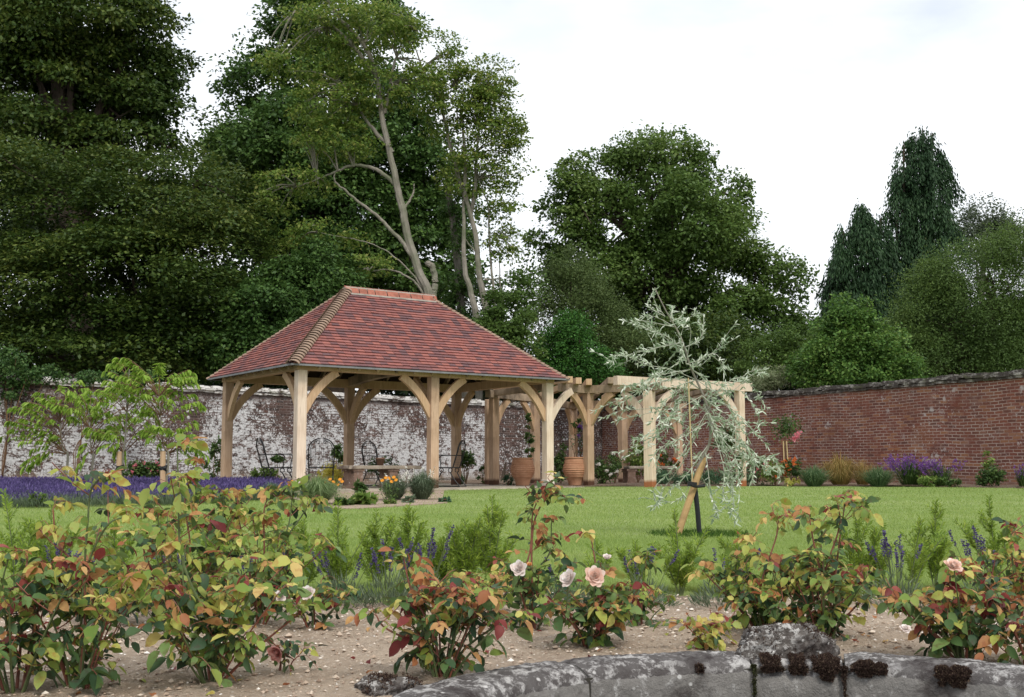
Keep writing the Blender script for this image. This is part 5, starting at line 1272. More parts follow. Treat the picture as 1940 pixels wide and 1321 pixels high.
def rose(px, py, H, R, ns, label, pal, seed, tall=(), flowers=(), leafs=1.0, zb=0., dens=1., group=None, low=.12):
    """pal = (weights low, weights high) over green, dark, yellow, orange, red, light green"""
    r_ = np.random.default_rng(seed); b = G(px, py, zb); Yb = b[1]; e = thing('rose_bush', b, label, 'rose bush', group)
    S = []; LC, LD, LN, LL, LW, LM = [], [], [], [], [], []
    lo, hi = np.array(pal[0], float), np.array(pal[1], float); lo /= lo.sum(); hi /= hi.sum()
    def leaf(c, d, n_, l, w_, m_): LC.append(c); LD.append(d); LN.append(n_); LL.append(l); LW.append(w_); LM.append(m_)
    def compound(s, d, sc, hfrac, stemmat=1):
        L_ = .055*sc; droop = r_.uniform(.1,.8); d = unit(d)
        tip = s+d*L_*1.25+[0,0,-droop*L_*.7]; q = spline([s, s+d*L_*.6+[0,0,.008], tip], 5); S.append(tube(q, .0010*sc, 3, stemmat))
        w_ = lo*(1-hfrac)+hi*hfrac; m_ = r_.choice(6, p=w_/w_.sum()); sd_ = unit(np.cross(d, (0,0,1))+r_.normal(0,.1,3)); up_ = unit(np.array([0,0,1])+r_.normal(0,.4,3)+d*droop*.5)
        def one(p, dd, k):
            mm = m_ if r_.uniform() < .72 else r_.choice(6, p=w_/w_.sum())
            leaf(p, dd+np.array([0,0,-droop*1.5])+r_.normal(0,.22,3), up_+r_.normal(0,.35,3), *(lambda z_: (.047*z_, .030*z_*r_.uniform(.85,1.15)))(sc*k*leafs*r_.uniform(.6,1.2)), mm)
        one(tip, d, 1.05)
        for t, k in ((.85,.9),(.45,.7)):
            p = q[int(t*4)]
            for s_ in (-1,1): 
                if r_.uniform() < .9: one(p, d*.35+sd_*s_, k)
    stems = []
    for i in range(ns):
        a = 6.283*i/ns+r_.normal(0,.3); rr = R*r_.uniform(.35,1.0); hh = H*r_.uniform(.6,1.0)*(1-.25*(rr/R))
        tip = b+[math.cos(a)*rr, math.sin(a)*rr*.8, hh]; stems.append((spline([b+[math.cos(a)*.018, math.sin(a)*.018, -.01], b+[math.cos(a)*rr*.45, math.sin(a)*rr*.4, hh*.42], tip], 14), r_.uniform(.0030,.0048)))
    for pl_ in tall:
        q = [P(x, y, Yb+(z[0] if z else 0)) for x, y, *z in pl_]; q = [b+[0,0,-.01]]+q if pl_[0][1] < py-5 else q
        stems.append((spline(q, 22), .0042))
    for q, r0 in stems:
        m_ = len(q); S.append(tube(q, np.linspace(r0, r0*.45, m_), 5, 0 if r_.uniform() < .6 else 1))
        L_ = np.linalg.norm(np.diff(q,axis=0),axis=1).sum(); n = int((L_*14+2)*dens)
        for j in range(n):
            t = r_.uniform(low,1)**.8; s = q[int(t*(m_-1))]; a = r_.uniform(0,6.283)
            hf = np.clip((s[2]-b[2])/H, 0, 1); hf = hf**1.3
            compound(s, np.array([math.cos(a), math.sin(a), r_.uniform(-.1,.8)]), r_.uniform(.7,1.1)*(1.0-.15*hf), hf)
        # side shoots
        for j in range(int(L_*4.0*dens)+1):
            t = r_.uniform(.25,.95); s = q[int(t*(m_-1))]; a = r_.uniform(0,6.283); l = r_.uniform(.05,.13)
            tip = s+[math.cos(a)*l*.8, math.sin(a)*l*.8, l*.7]; qq = spline([s,(s+tip)/2+[0,0,-.006],tip], 6); S.append(tube(qq, .0015, 4, 1))
            for _ in range(3):
                p = qq[r_.integers(2,6)]; a2 = r_.uniform(0,6.283); hf = float(np.clip((p[2]-b[2])/H, 0, 1))
                compound(p, np.array([math.cos(a2), math.sin(a2), r_.uniform(-.1,.7)]), r_.uniform(.6,1.0), hf)
        for _ in range(3):
            a2 = r_.uniform(0,6.283); compound(q[-1], np.array([math.cos(a2), math.sin(a2), .6]), .8, 1)
    mk('stems', S, [M_stemg, M_stemr], e)
    LC, LD, LN = map(np.array, (LC, LD, LN)); n = len(LC)
    mkleaves('foliage', [leaves(LC, LD, LN, np.array(LL), np.array(LW), .35, r_.uniform(0,.45,n), np.array(LM))], RM, e)
    for (fx, fy, fr, nn, mt, op) in flowers:
        c = P(fx, fy, Yb-R*.95); c0 = np.array(c); mk('flower', [petals(c0, nn, fr*Yb/F, 36, op, seed+int(fx))], mt, e, smooth=True)
        near = min((q[-1] for q, _ in stems), key=lambda p: np.linalg.norm(p-c0)); fo_ = [o_ for o_ in e.children if o_.name.startswith('flower') and 'stalk' not in o_.name][-1]; nest(mk('flower_stalk', [tube(spline([near-[0,0,.03], (near+c0)/2-[0,0,.02], c0-np.array([0,0,fr*.3*Yb/F])], 8), .0018, 4)], M_stemg, e), fo_)
    return e
def flowermat(nm, inn, outc):
    m, nt, nd, lk = newmat(nm); gi = nd.new('ShaderNodeNewGeometry'); rr = ramp(nd, [(0, inn), (1, outc)]); lk.new(gi.outputs['Random Per Island'], rr.inputs[0])
    b = pbsdf(nd, lk, rr.outputs[0], .55, None, .2); t = nd.new('ShaderNodeBsdfTranslucent'); lk.new(rr.outputs[0], t.inputs[0]); ms = nd.new('ShaderNodeMixShader'); ms.inputs[0].default_value = .35
    lk.new(b, ms.inputs[1]); lk.new(t.outputs[0], ms.inputs[2]); out(nd, lk, ms.outputs[0]); return m
FL_p = flowermat('rose_blush', (.84,.56,.44), (.90,.76,.68)); FL_w = flowermat('rose_cream', (.84,.72,.66), (.90,.86,.83)); FL_k = flowermat('rose_pink', (.70,.30,.27), (.82,.50,.45)); FL_a = flowermat('rose_apricot', (.75,.36,.12), (.85,.55,.28))
#        g  d  y  o  r  lg
YEL = ((5,5,1.0,.5,.2,2.5),(1.4,.4,3.4,1.5,.3,3.5)); RED = ((6,6,.4,.5,.4,1),(2.4,1.0,1.8,3.0,2.0,1.4)); MIX = ((6,6,.5,.6,.3,1),(3,1.4,1.6,1.6,.7,2)); GRN = ((5,4,.4,.2,.1,3),(2,.6,1.8,1.2,.5,4))
rose(400, 1292, .36, .24, 11, 'wide rose bush with many yellow and orange leaves, left foreground', YEL, 1, leafs=1.05, dens=.82, tall=[[(400,1200),(345,1060),(338,930),(336,850)],[(420,1200),(470,1140),(462,1100)],[(380,1220),(300,1150),(240,1080)],[(400,1220),(350,1120),(350,1040)]])
rose(150, 1306, .34, .22, 10, 'rose bush with one tall bare red stem topped by coppery leaves, left foreground', YEL, 2, leafs=1.05, tall=[[(162,1190),(160,1080),(166,990),(172,930),(192,905)],[(160,1100),(200,1000),(240,978)],[(160,1110),(110,1030),(100,965)]], dens=.7)
rose(28, 1314, .44, .21, 10, 'rose bush with red buds and shoots at the lower left corner', (YEL[0], (1,.5,2,1.6,2.2,1.5)), 3, tall=[[(14,1200),(5,1110),(15,1060)]], dens=.85)
rose(335, 1190, .48, .30, 10, 'rose bush with tall loose green shoots behind the yellow-leaved ones at left', GRN, 4, tall=[[(345,1090),(340,990),(335,915)],[(390,1060),(372,960),(375,905)],[(280,1080),(270,1010)],[(310,1080),(300,990),(290,950)],[(400,1100),(420,1000),(425,940)],[(360,1050),(350,950),(372,880)]], dens=.8)
rose(490, 1185, .46, .24, 9, 'tall green rose bush with reddish tips between the left group and the small white rose', GRN, 5, tall=[[(510,1090),(545,1000),(555,930)],[(470,1070),(452,980),(450,940)],[(520,1060),(570,980),(590,950)],[(500,1060),(500,970),(510,940)]], dens=.8)
rose(200, 1180, .26, .22, 8, 'dull green rose bush low behind the tall coppery stem', ((6,4,.3,.2,.1,3),(4,2,1,.6,.3,3)), 6, dens=.8)
rose(595, 1192, .16, .12, 6, 'small rose bush with one white flower, left of centre', MIX, 7, flowers=[(583,1124,14,(-.2,-.8,.5),FL_w,.5),(531,1130,11,(.3,-.8,.4),FL_w,.4)], tall=[[(600,1130),(640,1140)]], leafs=.9)
rose(838, 1288, .275, .17, 12, 'red-tipped rose bush with dark lower leaves, foreground centre left', RED, 8, tall=[[(820,1200),(780,1120),(765,1060)],[(860,1200),(872,1110)],[(800,1230),(730,1190),(712,1165)],[(880,1230),(950,1180),(978,1170)]], dens=.95)
rose(920, 1160, .17, .12, 6, 'small yellowing rose just behind the red-tipped bush', ((2,1,3,2,1,2),(1,.3,3,2.5,1,2)), 9, leafs=.8)
rose(1120, 1226, .20, .155, 12, 'rose bush with open blush pink blooms, centre foreground', MIX, 10, flowers=[(1127,1092,18,(.05,-.9,.35),FL_p,.55),(1077,1096,17,(-.6,-.6,.5),FL_w,.5),(1150,1056,8,(0,-.5,.8),FL_w,.4)], tall=[[(1140,1150),(1130,1080),(1120,1020)],[(1170,1160),(1210,1100),(1225,1060)]], dens=.9)
rose(1010, 1190, .28, .14, 8, 'rose bush with one long shoot of pale yellow leaves reaching over the lawn, centre', MIX, 11, flowers=[(983,1077,15,(-.2,-.85,.4),FL_w,.45),(1003,1070,6,(0,-.6,.7),FL_a,.3)],
     tall=[[(990,1110),(1005,1040),(1010,970),(1030,935)],[(1005,1100),(1040,1050),(1045,990)],[(1010,1000),(1050,935),(1085,955)]], dens=.8)
rose(1450, 1200, .29, .20, 12, 'large yellow and orange leaved rose bush behind the mossy stone, right foreground', YEL, 12, flowers=[(1460,1127,10,(-.2,-.7,.6),FL_a,.4)], tall=[[(1440,1120),(1470,1020),(1475,985)],[(1400,1120),(1395,1060),(1405,1030)],[(1480,1100),(1560,1010),(1600,940)]])
rose(1560, 1215, .30, .20, 12, 'green and yellow rose bush with taller shoots, right of the mossy stone', ((6,5,1,.6,.3,2),(2.5,.8,2.2,1.2,.5,3.5)), 13, tall=[[(1560,1120),(1540,1020),(1532,970)],[(1580,1110),(1590,1030),(1600,960)],[(1560,1100),(1590,1000),(1587,950)],[(1620,1150),(1660,1120)]], dens=.95)
rose(1825, 1248, .22, .175, 13, 'red-leaved rose bush with one peach bloom, right foreground', RED, 14, flowers=[(1807,1071,15,(.1,-.6,.75),FL_p,.6),(1716,1190,9,(0,-.5,.8),FL_w,.7)], tall=[[(1810,1160),(1800,1100),(1803,1085)],[(1770,1200),(1725,1170),(1715,1150)]])
rose(1925, 1175, .30, .17, 9, 'rose bush with coppery leaves cut by the right edge of the picture', ((5,3,1,1,1,2),(1.5,.5,2,3,2,2)), 15, tall=[[(1920,1080),(1915,1020),(1925,1000)],[(1880,1120),(1885,1060)]], dens=.9)
rose(1950, 1262, .14, .09, 5, 'low dark red rose shoots at the right edge above the coping', RED, 16, dens=.8)
rose(1340, 1232, .09, .075, 5, 'tiny olive leaved rose shoots at the foot of the mossy stone', ((2,1,4,2,.3,2),(1,.5,4,2,.3,2)), 17, leafs=.85)
rose(540, 1268, .07, .05, 3, 'few low rose leaves around a fallen pink bloom, lower left', ((4,6,.5,.3,.1,1),(4,4,.5,.3,.1,1)), 18, flowers=[(524,1236,17,(-.3,-.7,-.2),FL_k,.35)], leafs=.7, dens=.6)
rose(1215, 1185, .15, .10, 5, 'small green rose right behind the blush pink blooms', GRN, 19, leafs=.8, dens=.8)

# ---- silver weeping tree on the lawn
YT = 9.4
bs = pp(1322, YT); bs[2] = float(lawn_z(0, YT))
tre = thing('weeping_pear_tree', bs, 'young weeping tree with silvery narrow leaves on the lawn', 'tree')
mk('trunk', [tube(spline([bs, P(1318,925,YT), P(1325,880,YT), P(1345,835,YT), P(1340,770,YT), P(1310,700,YT), P(1290,640,YT), P(1262,590,YT), P(1240,545,YT)], 40), np.linspace(.017,.004,40), 7)], M_bark, tre)
BR = [[(1345,835),(1300,800),(1255,780),(1200,790),(1160,800)],[(1340,840),(1280,880),(1240,925),(1245,958)],[(1330,850),(1300,900),(1270,930),(1240,960)],[(1345,830),(1400,855),(1440,880),(1460,900)],[(1345,830),(1390,860),(1400,920),(1398,985)],
 [(1340,835),(1370,880),(1370,940),(1388,975)],[(1345,830),(1400,800),(1450,800)],[(1340,780),(1290,760),(1240,830),(1170,858)],[(1335,760),(1400,740),(1440,790)],[(1320,720),(1270,700),(1220,690),(1180,670),(1150,690)],
 [(1310,700),(1250,720),(1200,750),(1160,775)],[(1300,680),(1260,640),(1220,615),(1195,610)],[(1290,650),(1240,660),(1180,675)],[(1295,660),(1330,640),(1325,600),(1328,632)],[(1310,700),(1350,670),(1370,690),(1362,700)],[(1320,720),(1380,730),(1420,705),(1450,700)],
 [(1280,620),(1240,600),(1215,600)],[(1330,750),(1280,780),(1230,820),(1200,835)],[(1340,800),(1290,830),(1250,850),(1230,880)],[(1345,830),(1420,850),(1450,880),(1465,893)],[(1335,770),(1380,800),(1420,860),(1425,915)],[(1330,740),(1290,720),(1240,730),(1215,760)],
 [(1300,690),(1290,640),(1300,610)],[(1310,700),(1340,720),(1350,760)],[(1335,780),(1360,760),(1410,800),(1440,830)],[(1345,835),(1340,880),(1350,950),(1365,970)],[(1315,720),(1260,760),(1250,800)],[(1330,750),(1350,790),(1400,830),(1420,880)],
 [(1290,650),(1270,680),(1225,720),(1170,735)],[(1260,600),(1240,570),(1238,548)],[(1270,610),(1290,600),(1300,580)],[(1300,690),(1330,680),(1395,640)],[(1345,835),(1375,850),(1385,900),(1352,935)]]
r_ = np.random.default_rng(5); S = []; C_, D_ = [], []
for i, pl_ in enumerate(BR):
    for rep in range(2):
        z0 = r_.uniform(-.32,.32); j = 0 if rep == 0 else 1
        q = [P(x+(r_.normal(0,14) if j and k else 0), y+(r_.normal(0,12) if j and k else 0), YT+z0*min(1, k/2)) for k, (x, y) in enumerate(pl_)]
        if pl_[0][1] > 825:
            h0 = r_.uniform(0, 1); q[0] = P(*((1345-12*h0, 835-75*h0) if h0 > .35 else (1332+13*h0*2.8, 868-95*h0)), YT)
        if rep: q = q[:max(3, len(q)-(rep-1))]
        s = spline(q, 24); S.append(tube(s, np.linspace(.0036,.0012,24), 4))
        L_ = np.linalg.norm(np.diff(s,axis=0),axis=1).sum(); n = int(L_*68); t = r_.uniform(.08,1,n)*22.99; k = t.astype(int); f = (t-k)[:,None]
        c = s[k]*(1-f)+s[k+1]*f; d = norm(s[k+1]-s[k]); C_.append(c); D_.append(d*.9+r_.normal(0,.55,(n,3))+[0,0,.1])
        for _ in range(int(L_*3.2)):
            m_ = s[r_.integers(6,23)]; tp = m_+r_.normal(0,.06,3)+np.array([0,0,-.02]); q2 = spline([m_,(m_+tp)/2+[0,0,.01],tp], 5); S.append(tube(q2, .0012, 3)); n2 = 9
            C_.append(q2[r_.integers(0,5,n2)]); D_.append(np.tile(tp-m_, (n2,1))*8+r_.normal(0,.6,(n2,3)))
C_, D_ = np.concatenate(C_), np.concatenate(D_); n = len(C_)
mk('branches', S, plain('silver_twig', (.40,.41,.33), .8, .2), tre)
mkleaves('foliage', [leaves(C_, D_, sph(n)+[0,-.3,.5], .050*r_.uniform(.5,1.3,n), .0105*r_.uniform(.8,1.3,n), .2, .3)], [L_silver], tre)
M_tube = plain('black_rubber', (.018,.02,.024), .5, .3)
mk('trunk_guard', [tube(spline([bs+[-.002,-.02,0], bs*.5+P(1317,925,YT)*.5+[.0,-.02,0], P(1316,925,YT)+[0,-.02,0]], 10), .021, 10)], M_tube, tre)
stk = thing('tree_stake', P(1292,990,YT-.05)*[1,1,0]+[0,0,.0], 'thick slanting wooden stake tied to the silver weeping tree', 'stake')
a, b = P(1284,1012,YT-.12), P(1334,868,YT+.02); mk('stake', [tube([a, b], [.030,.027], 10)], plain('stake_wood', (.40,.26,.12), .7, .2, .25, 9, .3), stk)
mk('tie', [tube(spline([P(1308,918,YT-.12), P(1318,922,YT-.10), P(1334,921,YT-.03)], 6), .013, 6), tube([P(1311,919,YT-.09)+[0,0,-.012],P(1311,919,YT-.09)+[.004,0,.025]], .040, 10)], M_iron, stk)
cn = thing('bamboo_cane', P(1312,930,YT-.03)*[1,1,0]+[0,0,.02], 'thin upright cane inside the silver weeping tree', 'cane'); mk('cane', [tube([P(1312,925,YT-.02), P(1304,716,YT-.02)], .006, 7)], plain('cane', (.52,.40,.22), .6, .1), cn)
n = 260; fx = rng.uniform(-2.2, 2.6, n); fy_ = rng.uniform(2.2, 4.9, n); k = (np.hypot(fx-CC[0], fy_-CC[1]) > CR+.16); fx, fy_ = fx[k], fy_[k]; n = len(fx)
pos = np.stack([fx, fy_, lump(fx, fy_, .018)+crumb(fx, fy_)*2+.006], 1)
mkleaves('fallen_leaves', [leaves(pos, rnd(n)*[1,1,.15], rnd(n,.35)+[0,0,1], .030*rng.uniform(.5,1.2,n), .018*rng.uniform(.6,1.2,n), .4, .5, rng.choice([2,3,4,3], n))], RM, None)
tag(bpy.data.objects['fallen_leaves'], 'dry rose leaves scattered over the bare bed', 'leaf litter', kind='stuff')
tuftring(bs, .02, .42, 1500, .055, leafmat('long_grass', [(0,(.03,.07,.012)),(1,(.07,.14,.02))], .3), 'long_grass', 'darker uncut grass around the foot of the silver weeping tree')
# ================================================================== border plants near the walls and the pavilion
def at(px, Y, dz=.03): v = pp(px, Y); v[2] = hz(v)+dz; return v
def bush(name, px, Y, py0, py1, rx, n, size, mat, label, cat='shrub', group=None, fl=None, nf=0, fs=.05, ratio=.6, zb=None, ftop=.3, stems=5, stemmat=None):
    """leafy plant: rx half width in photograph pixels, py0 top, py1 bottom of the foliage"""
    b = at(px, Y); 
    if zb is not None: b[2] = zb
    e = thing(name, b, label, cat, group); sc = Y/F
    z1 = P(px, py0, Y)[2]; z0 = max(P(px, py1, Y)[2], b[2]); c = np.array([b[0], b[1], (z0+z1)/2]); R = np.array([rx*sc, rx*sc*.8, (z1-z0)/2])
    ncl = max(6, n//45); d = sph(ncl); cen = c+d*R*rng.uniform(.3,1.0,ncl)[:,None]; idx = rng.choice(ncl, n)
    pos = cen[idx]+rng.normal(0, 1, (n,3))*min(R)*.22; ow = norm((pos-c)/R); pos[:,2] = np.maximum(pos[:,2], b[2]+.01)
    mk('foliage', [foliage(pos, ow, size, ratio=ratio)], mat, e)
    mk('stems', [tube(spline([b+[0,0,-.02], (b+cen[k])/2+rng.normal(0,.02,3), cen[k]], 7), np.linspace(.010,.003,7), 4) for k in range(min(stems, ncl))], stemmat or M_stem, e)
    if fl is not None:
        for k in range(nf):
            dd = unit(rng.normal(0,1,3)*[1,.6,.6]+[0,-.9,ftop]); p = c+dd*R*1.02
            m_ = 14; mk('flower', [kites(np.tile(p,(m_,1))+rng.normal(0,fs*.1,(m_,3)), sph(m_)+[0,-.2,.3], sph(m_), fs*.6, fs*.45)], fl, e)
    return e
L_grassp = leafmat('pale_grass', [(0,(.10,.17,.06)),(.6,(.19,.27,.11)),(1,(.33,.40,.20))], .3, .5, .2)
def tuft(name, px, Y, py0, rx, n, mat, label, wd=.008, cat='grass', spikes=None, group=None, arch=.5):
    b = at(px, Y, .01); e = thing(name, b, label, cat, group); sc = Y/F; H = P(px, py0, Y)[2]-b[2]; R = rx*sc
    a = rng.uniform(0,6.283,n); rr = rng.uniform(0,1,n)**.7; h = H*rng.uniform(.35,1.12,n)*(1-.25*rr); V = []; Fq = []
    p0 = b+np.stack([np.cos(a)*rr*R*.25, np.sin(a)*rr*R*.25, 0*a], 1); jx = rng.normal(0,.10,(2,n))*R; p1 = b+np.stack([np.cos(a)*rr*R*.62+jx[0], np.sin(a)*rr*R*.62+jx[1], h*.88], 1); p2 = b+np.stack([np.cos(a)*rr*R*1.35+jx[0]*2, np.sin(a)*rr*R*1.35+jx[1]*2, h*(1.05-arch*rng.uniform(.1,1.1,n)*rr)], 1)
    s = np.stack([-np.sin(a+rng.normal(0,.6,n)), np.cos(a), 0*a], 1)*wd/2
    V = np.stack([p0-s, p0+s, p1+s*.8, p1-s*.8, p2], 1).reshape(-1,3); k = np.arange(n)*5
    mk('blades', [(np.concatenate([V]), np.stack([k,k+1,k+2,k+3],1)), (V, np.stack([k+3,k+2,k+4],1))], mat, e)
    if spikes:
        fm, ns, ln, wdt = spikes
        for i in range(ns):
            aa = rng.uniform(0,6.283); r2 = rng.uniform(0,1)**.6; tp = b+[math.cos(aa)*r2*R*1.1, math.sin(aa)*r2*R*.8, H*rng.uniform(.75,1.15)]; bt = b+[math.cos(aa)*r2*R*.4, math.sin(aa)*r2*R*.3, 0]
            m_ = 22; t = rng.uniform(0,1,m_)[:,None]; c = tp-(tp-bt)/np.linalg.norm(tp-bt)*ln*t
            mk('flower_spike', [tube([bt, tp], .003, 3, 1), kites(c+rng.normal(0,wdt*.25,(m_,3)), sph(m_)*[1,1,.5]+[0,0,.5], sph(m_), wdt*1.7, wdt)], [fm, M_stemg], e)
    return e
# right-hand border, left to right
tuft('ornamental_grass', 1540, 26.0, 880, 44, 900, L_grassb, 'low blue green grass mound left of the rusty grass, below the red wall', .012)
tuft('ornamental_grass', 1590, 26.8, 856, 48, 900, L_stipa, 'rusty golden grass clump in the border below the red wall', .012, arch=.9)
tuft('ornamental_grass', 1662, 25.8, 882, 46, 900, L_grassb, 'low blue green grass mound between rusty grass and purple sage', .012)
tuft('ornamental_grass', 1632, 26.8, 866, 34, 420, L_stipa, 'thin rusty orange grass just right of the golden clump', .008, arch=.9)
tuft('purple_sage', 1722, 26.0, 868, 52, 360, L_shrub, 'purple sage in full flower against the red wall', .014, 'flowering plant', (F_viol, 48, .30, .030))
tuft('purple_sage', 1780, 25.6, 876, 44, 320, L_shrub, 'smaller right part of the purple sage group by the red wall', .014, 'flowering plant', (F_viol, 26, .24, .028))
tuft('purple_sage', 1935, 24.5, 882, 22, 160, L_shrub, 'purple sage at the right edge of the picture', .014, 'flowering plant', (F_viol, 14, .22, .022))
bush('fern_shrub', 1870, 25.0, 882, 918, 26, 1500, .06, L_shrub, 'dark feathery shrub below the red wall, near the right edge')
bush('climbing_shrub', 1873, 26.0, 850, 900, 14, 260, .07, L_shrubl, 'thin young climber with pale leaves on the red wall')
bush('leafy_plant', 1760, 25.2, 902, 922, 40, 900, .06, L_shrubl, 'low leafy green plant in front of the purple sage')
bush('leafy_plant', 1800, 25.0, 905, 922, 26, 500, .06, L_shrub, 'low dull green plant at the foot of the smaller sage')
def stdrose():
    b = at(1488, 27.0); e = thing('standard_rose', b, 'standard rose on a tall bare stem with two pink blooms, before the red wall', 'rose')
    mk('trunk', [tube([b, P(1487,830,27)], .014, 6)], M_stem, e)
    c = P(1490,812,27); n = 700; pos = c+rng.normal(0,1,(n,3))*[.15,.14,.13]+[0,0,.04]; mk('foliage', [foliage(pos, norm(pos-c), .065)], L_shrub, e)
    for x, y in ((1511,823),(1506,832)): m_ = 30; p = P(x,y,26.7); mk('flower', [kites(p+rng.normal(0,.03,(m_,3)), sph(m_), sph(m_), .075, .06)], F_pink, e)
    for x0, x1, lb in ((1485,1484,'pale cane left of the standard rose stem'),(1494,1490,'pale cane leaning right of the standard rose stem')):
        bb = at(x0, 26.8); s = thing('bamboo_cane', bb, lb, 'cane'); mk('cane', [tube([bb, P(x1,836,26.8)], .015, 6)], MATS['cane'], s)
stdrose()
bush('flowering_plant', 1500, 26.3, 868, 905, 16, 700, .06, L_shrub, 'orange flowered plant close right of the cane by the red wall', 'flowering plant', None, F_redor, 9, .09)
bush('flowering_plant', 1468, 26.6, 872, 915, 22, 900, .055, L_shrubl, 'loose plant with reddish orange flowers left of the standard rose', 'flowering plant', None, F_redor, 12, .08)
bush('flowering_plant', 1432, 27.0, 862, 918, 26, 800, .05, L_shrub, 'pinkish white flowered bush at the right end of the pergola', 'flowering plant', None, F_pink, 12, .06)
bush('leafy_plant', 1498, 25.9, 906, 920, 14, 300, .05, L_ry, 'low yellow green plant at the lawn edge below the standard rose')
for px, Y, y0, rx, lb in ((1255,27.2,892,34,'soft blue green mound at the lawn edge, left of the weeping tree'),(1345,27.0,890,36,'soft blue green mound seen through the weeping tree'),(1400,27.0,886,36,'large soft blue green mound right of the weeping tree'),(1300,27.4,895,30,'blue green mound behind the slanting stake')):
    bush('leafy_mound', px, Y, y0, 922, rx, 2400, .055, L_fern, lb, 'plant', None, ratio=.25)
bush('climbing_rose', 1375, 27.4, 800, 860, 26, 1300, .065, L_shrub, 'green climber beside the last pergola post at right', 'climbing plant', stems=8)
bush('climbing_plant', 1402, 26.6, 830, 905, 10, 500, .06, L_shrub, 'dark climber wound on the last pale pergola post', 'climbing plant')
bush('rose_shrub', 1145, 28.6, 870, 920, 24, 1700, .055, L_shrub, 'white flowered rose shrub between two pergola posts', 'shrub', None, F_white, 6, .10)
bush('rose_shrub', 1165, 29.5, 850, 905, 18, 700, .06, L_shrub, 'dark shrub with one white bloom behind the pergola post', 'shrub', None, F_white, 3, .10)
bush('leafy_shrub', 1208, 30.8, 835, 895, 24, 1100, .10, L_shrubl, 'yellow green broad leaved shrub in the corner behind the pergola', ratio=.4)
bush('flowering_plant', 1262, 31.5, 862, 900, 22, 900, .07, L_shrub, 'orange red flowers above the dark bench under the pergola', 'flowering plant', None, F_redor, 9, .12)
bush('climber', 1003, 28.9, 780, 905, 7, 900, .07, L_shrub, 'dark climber twining up a pergola post behind the left pot', 'climbing plant')
bush('clematis', 1093, 31.5, 790, 830, 8, 260, .07, L_shrub, 'clematis with violet flowers high on the middle pergola post', 'climbing plant', None, F_viol, 3, .14)
bush('climber', 1062, 29.8, 835, 915, 16, 1100, .07, L_shrub, 'leafy climber left of the pot with bare stems', 'climbing plant', None, F_white, 3, .07)
bush('pot_plant', 998, 26.6, 864, 880, 9, 120, .06, L_shrub, 'little plant growing out of the left terracotta pot', 'plant', zb=ZP+.55)
# bare stems in the right pot
b = at(1096, 26.3); e = thing('pot_plant', [b[0], b[1], ZP+.6], 'bare upright stems growing from the right terracotta pot', 'plant')
mk('stems', [tube([b+[rng.normal(0,.06),rng.normal(0,.05),.6-.03], b+[rng.normal(.05,.14),rng.normal(0,.1),rng.uniform(.95,1.3)]], .006, 4) for _ in range(9)], M_stem, e)
pos = b+rng.normal(0,1,(220,3))*[.13,.1,.17]+[.03,0,1.0]; mk('leaves', [foliage(pos, norm(rnd(220)), .045)], L_fern, e)
# along the whitewashed wall
bush('rose_shrub', 262, 24.6, 872, 925, 22, 1100, .075, L_shrub, 'dark leaved rose with pink flowers against the whitewash, left of the tallest young tree', 'shrub', None, F_pink, 5, .09)
bush('rose_shrub', 296, 24.6, 865, 918, 16, 700, .075, L_shrub, 'rose bush with pink blooms behind the tallest young tree', 'shrub', None, F_pink, 5, .09)
bush('leafy_shrub', 408, 26.5, 830, 905, 16, 560, .10, L_shrub, 'loose green shrub on the whitewashed wall beside the left pavilion post', ratio=.4)
bush('leafy_shrub', 500, 27.0, 888, 918, 24, 900, .08, L_shrubl, 'light green plant at the wall behind the left iron chair')
bush('leafy_shrub', 525, 28.5, 862, 880, 14, 300, .08, L_shrub, 'small green shrub seen through the left iron chair')
bush('leafy_shrub', 640, 29.0, 840, 880, 13, 400, .09, L_shrub, 'green shrub on the wall between the second chair and the dark back post')
bush('flowering_plant', 630, 26.5, 880, 925, 26, 1100, .06, F_yellow, 'pale yellow flowering plant behind the second iron chair', 'flowering plant', None, F_yellow, 12, .08)
bush('rose_shrub', 883, 29.0, 852, 890, 18, 700, .09, L_shrub, 'small bare-stemmed shrub with leafy top right of the pavilion back post', stems=9)
tuft('ornamental_grass', 874, 28.6, 896, 12, 260, L_grassb, 'dense green grass clump at the foot of the small bare-stemmed shrub', .012)
bush('leafy_plant', 962, 27.2, 900, 920, 12, 360, .05, L_fern, 'small blue green plant left of the left terracotta pot')
bush('leafy_plant', 916, 28.6, 880, 918, 8, 220, .06, L_shrub, 'thin creeper at the foot of the slim pergola post')
bush('leafy_shrub', 725, 28.4, 868, 900, 30, 800, .07, L_shrub, 'leafy shrub with white flowers behind the stone bench', 'shrub', None, F_white, 6, .07)
# small brown pot on the bench
b = pp(721, 23.5); e = thing('flower_pot', [b[0], b[1], ZP+.5], 'small brown flower pot standing on the stone bench', 'pot'); z = ZP+.484
mk('pot_body', [lathe([(0,0),(.065,0),(.09,.13),(.10,.13),(.10,.16),(.085,.16),(.08,.12),(0,.12)], 18, (b[0], b[1], z))], plain('brown_pot', (.19,.11,.075), .8), e, smooth=True)
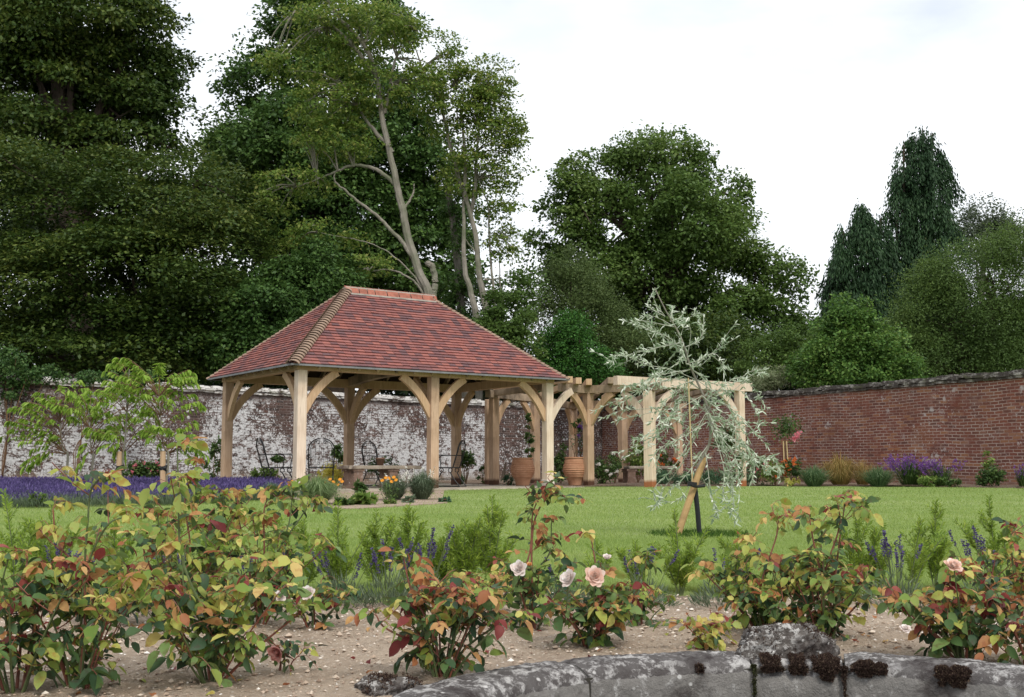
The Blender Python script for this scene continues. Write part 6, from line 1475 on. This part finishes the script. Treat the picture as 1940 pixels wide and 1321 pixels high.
# bed in front of the pavilion
tuft('ornamental_grass', 604, 16.6, 900, 52, 1800, L_grassp, 'big fountain of pale green grass at the near pavilion post', .008, arch=.8)
tuft('ornamental_grass', 515, 18.4, 912, 38, 700, L_grassb, 'greyish grass clump at the end of the lavender bed', .008, arch=.6)
tuft('catmint', 748, 18.0, 900, 36, 1700, L_lav, 'grey green catmint mound with white spires, left half', .008, 'flowering plant', (F_white, 8, .16, .018))
tuft('catmint', 800, 18.2, 892, 38, 1700, L_lav, 'grey green catmint mound with white spires beside the middle front post', .008, 'flowering plant', (F_white, 12, .2, .018))
def daisies(px, Y, pts, label):
    b = at(px, Y); e = thing('orange_daisy', b, label, 'flowering plant')
    mk('stems', [tube(spline([b+[rng.normal(0,.04),rng.normal(0,.04),0], P(x,y,Y)-[0,0,.01]], 5), .004, 4) for x, y in pts], M_stemg, e)
    for x, y in pts:
        a = np.arange(13)*6.283/13+rng.uniform(0,1); c = P(x,y,Y); up_ = unit([rng.normal(0,.3),-.7,.6]); s1 = unit(np.cross(up_,(1,0,0))); s2 = np.cross(up_, s1); d = np.cos(a)[:,None]*s1+np.sin(a)[:,None]*s2-up_*.15
        mk('flower', [kites(np.tile(c,(13,1)), d, np.tile(up_,(13,1)), .036, .017)], F_orange, e)
    pos = b+rng.normal(0,1,(160,3))*[.09,.09,.08]+[0,0,.13]; mk('foliage', [foliage(pos, norm(rnd(160)), .06, ratio=.3)], L_shrub, e)
daisies(738, 17.5, [(724,910),(731,905),(738,906),(746,904),(742,912),(750,909)], 'orange daisies in front of the stone bench, left of the catmint')
daisies(632, 18.4, [(615,914),(625,908),(632,913),(640,918),(648,912),(644,908)], 'orange daisies behind the big pale grass')
daisies(560, 18.4, [(548,918),(556,922),(578,923),(553,912),(583,918)], 'few orange daisies at the foot of the near post')
bush('leafy_plant', 690, 16.4, 940, 960, 22, 260, .10, L_shrubl, 'broad leaved low plant on the pinkish gravel bed', ratio=.8)
bush('leafy_plant', 682, 18.6, 905, 945, 10, 260, .09, L_shrub, 'dark upright plant on the gravel before the bench support', ratio=.4)
bush('leafy_plant', 742, 16.6, 950, 960, 10, 120, .06, L_shrubl, 'tiny green seedling at the edge of the gravel bed')
bush('leafy_plant', 652, 16.2, 944, 962, 16, 300, .07, L_shrub, 'small dark leafy plant at the right foot of the big pale grass', ratio=.5)
bush('leafy_plant', 775, 17.0, 940, 956, 14, 260, .05, L_lav, 'low greyish seedling in front of the catmint on the gravel bed')
bush('leafy_plant', 838, 17.4, 948, 956, 18, 240, .05, L_fern, 'low blue grey ground plant at the right tip of the gravel bed')
bush('leafy_plant', 75, 15.6, 938, 962, 14, 300, .06, L_shrubl, 'small green plant at the front edge of the lavender bed')

for e in THINGS:
    if 'world_build' in e: del e['world_build']
bpy.context.view_layer.update()
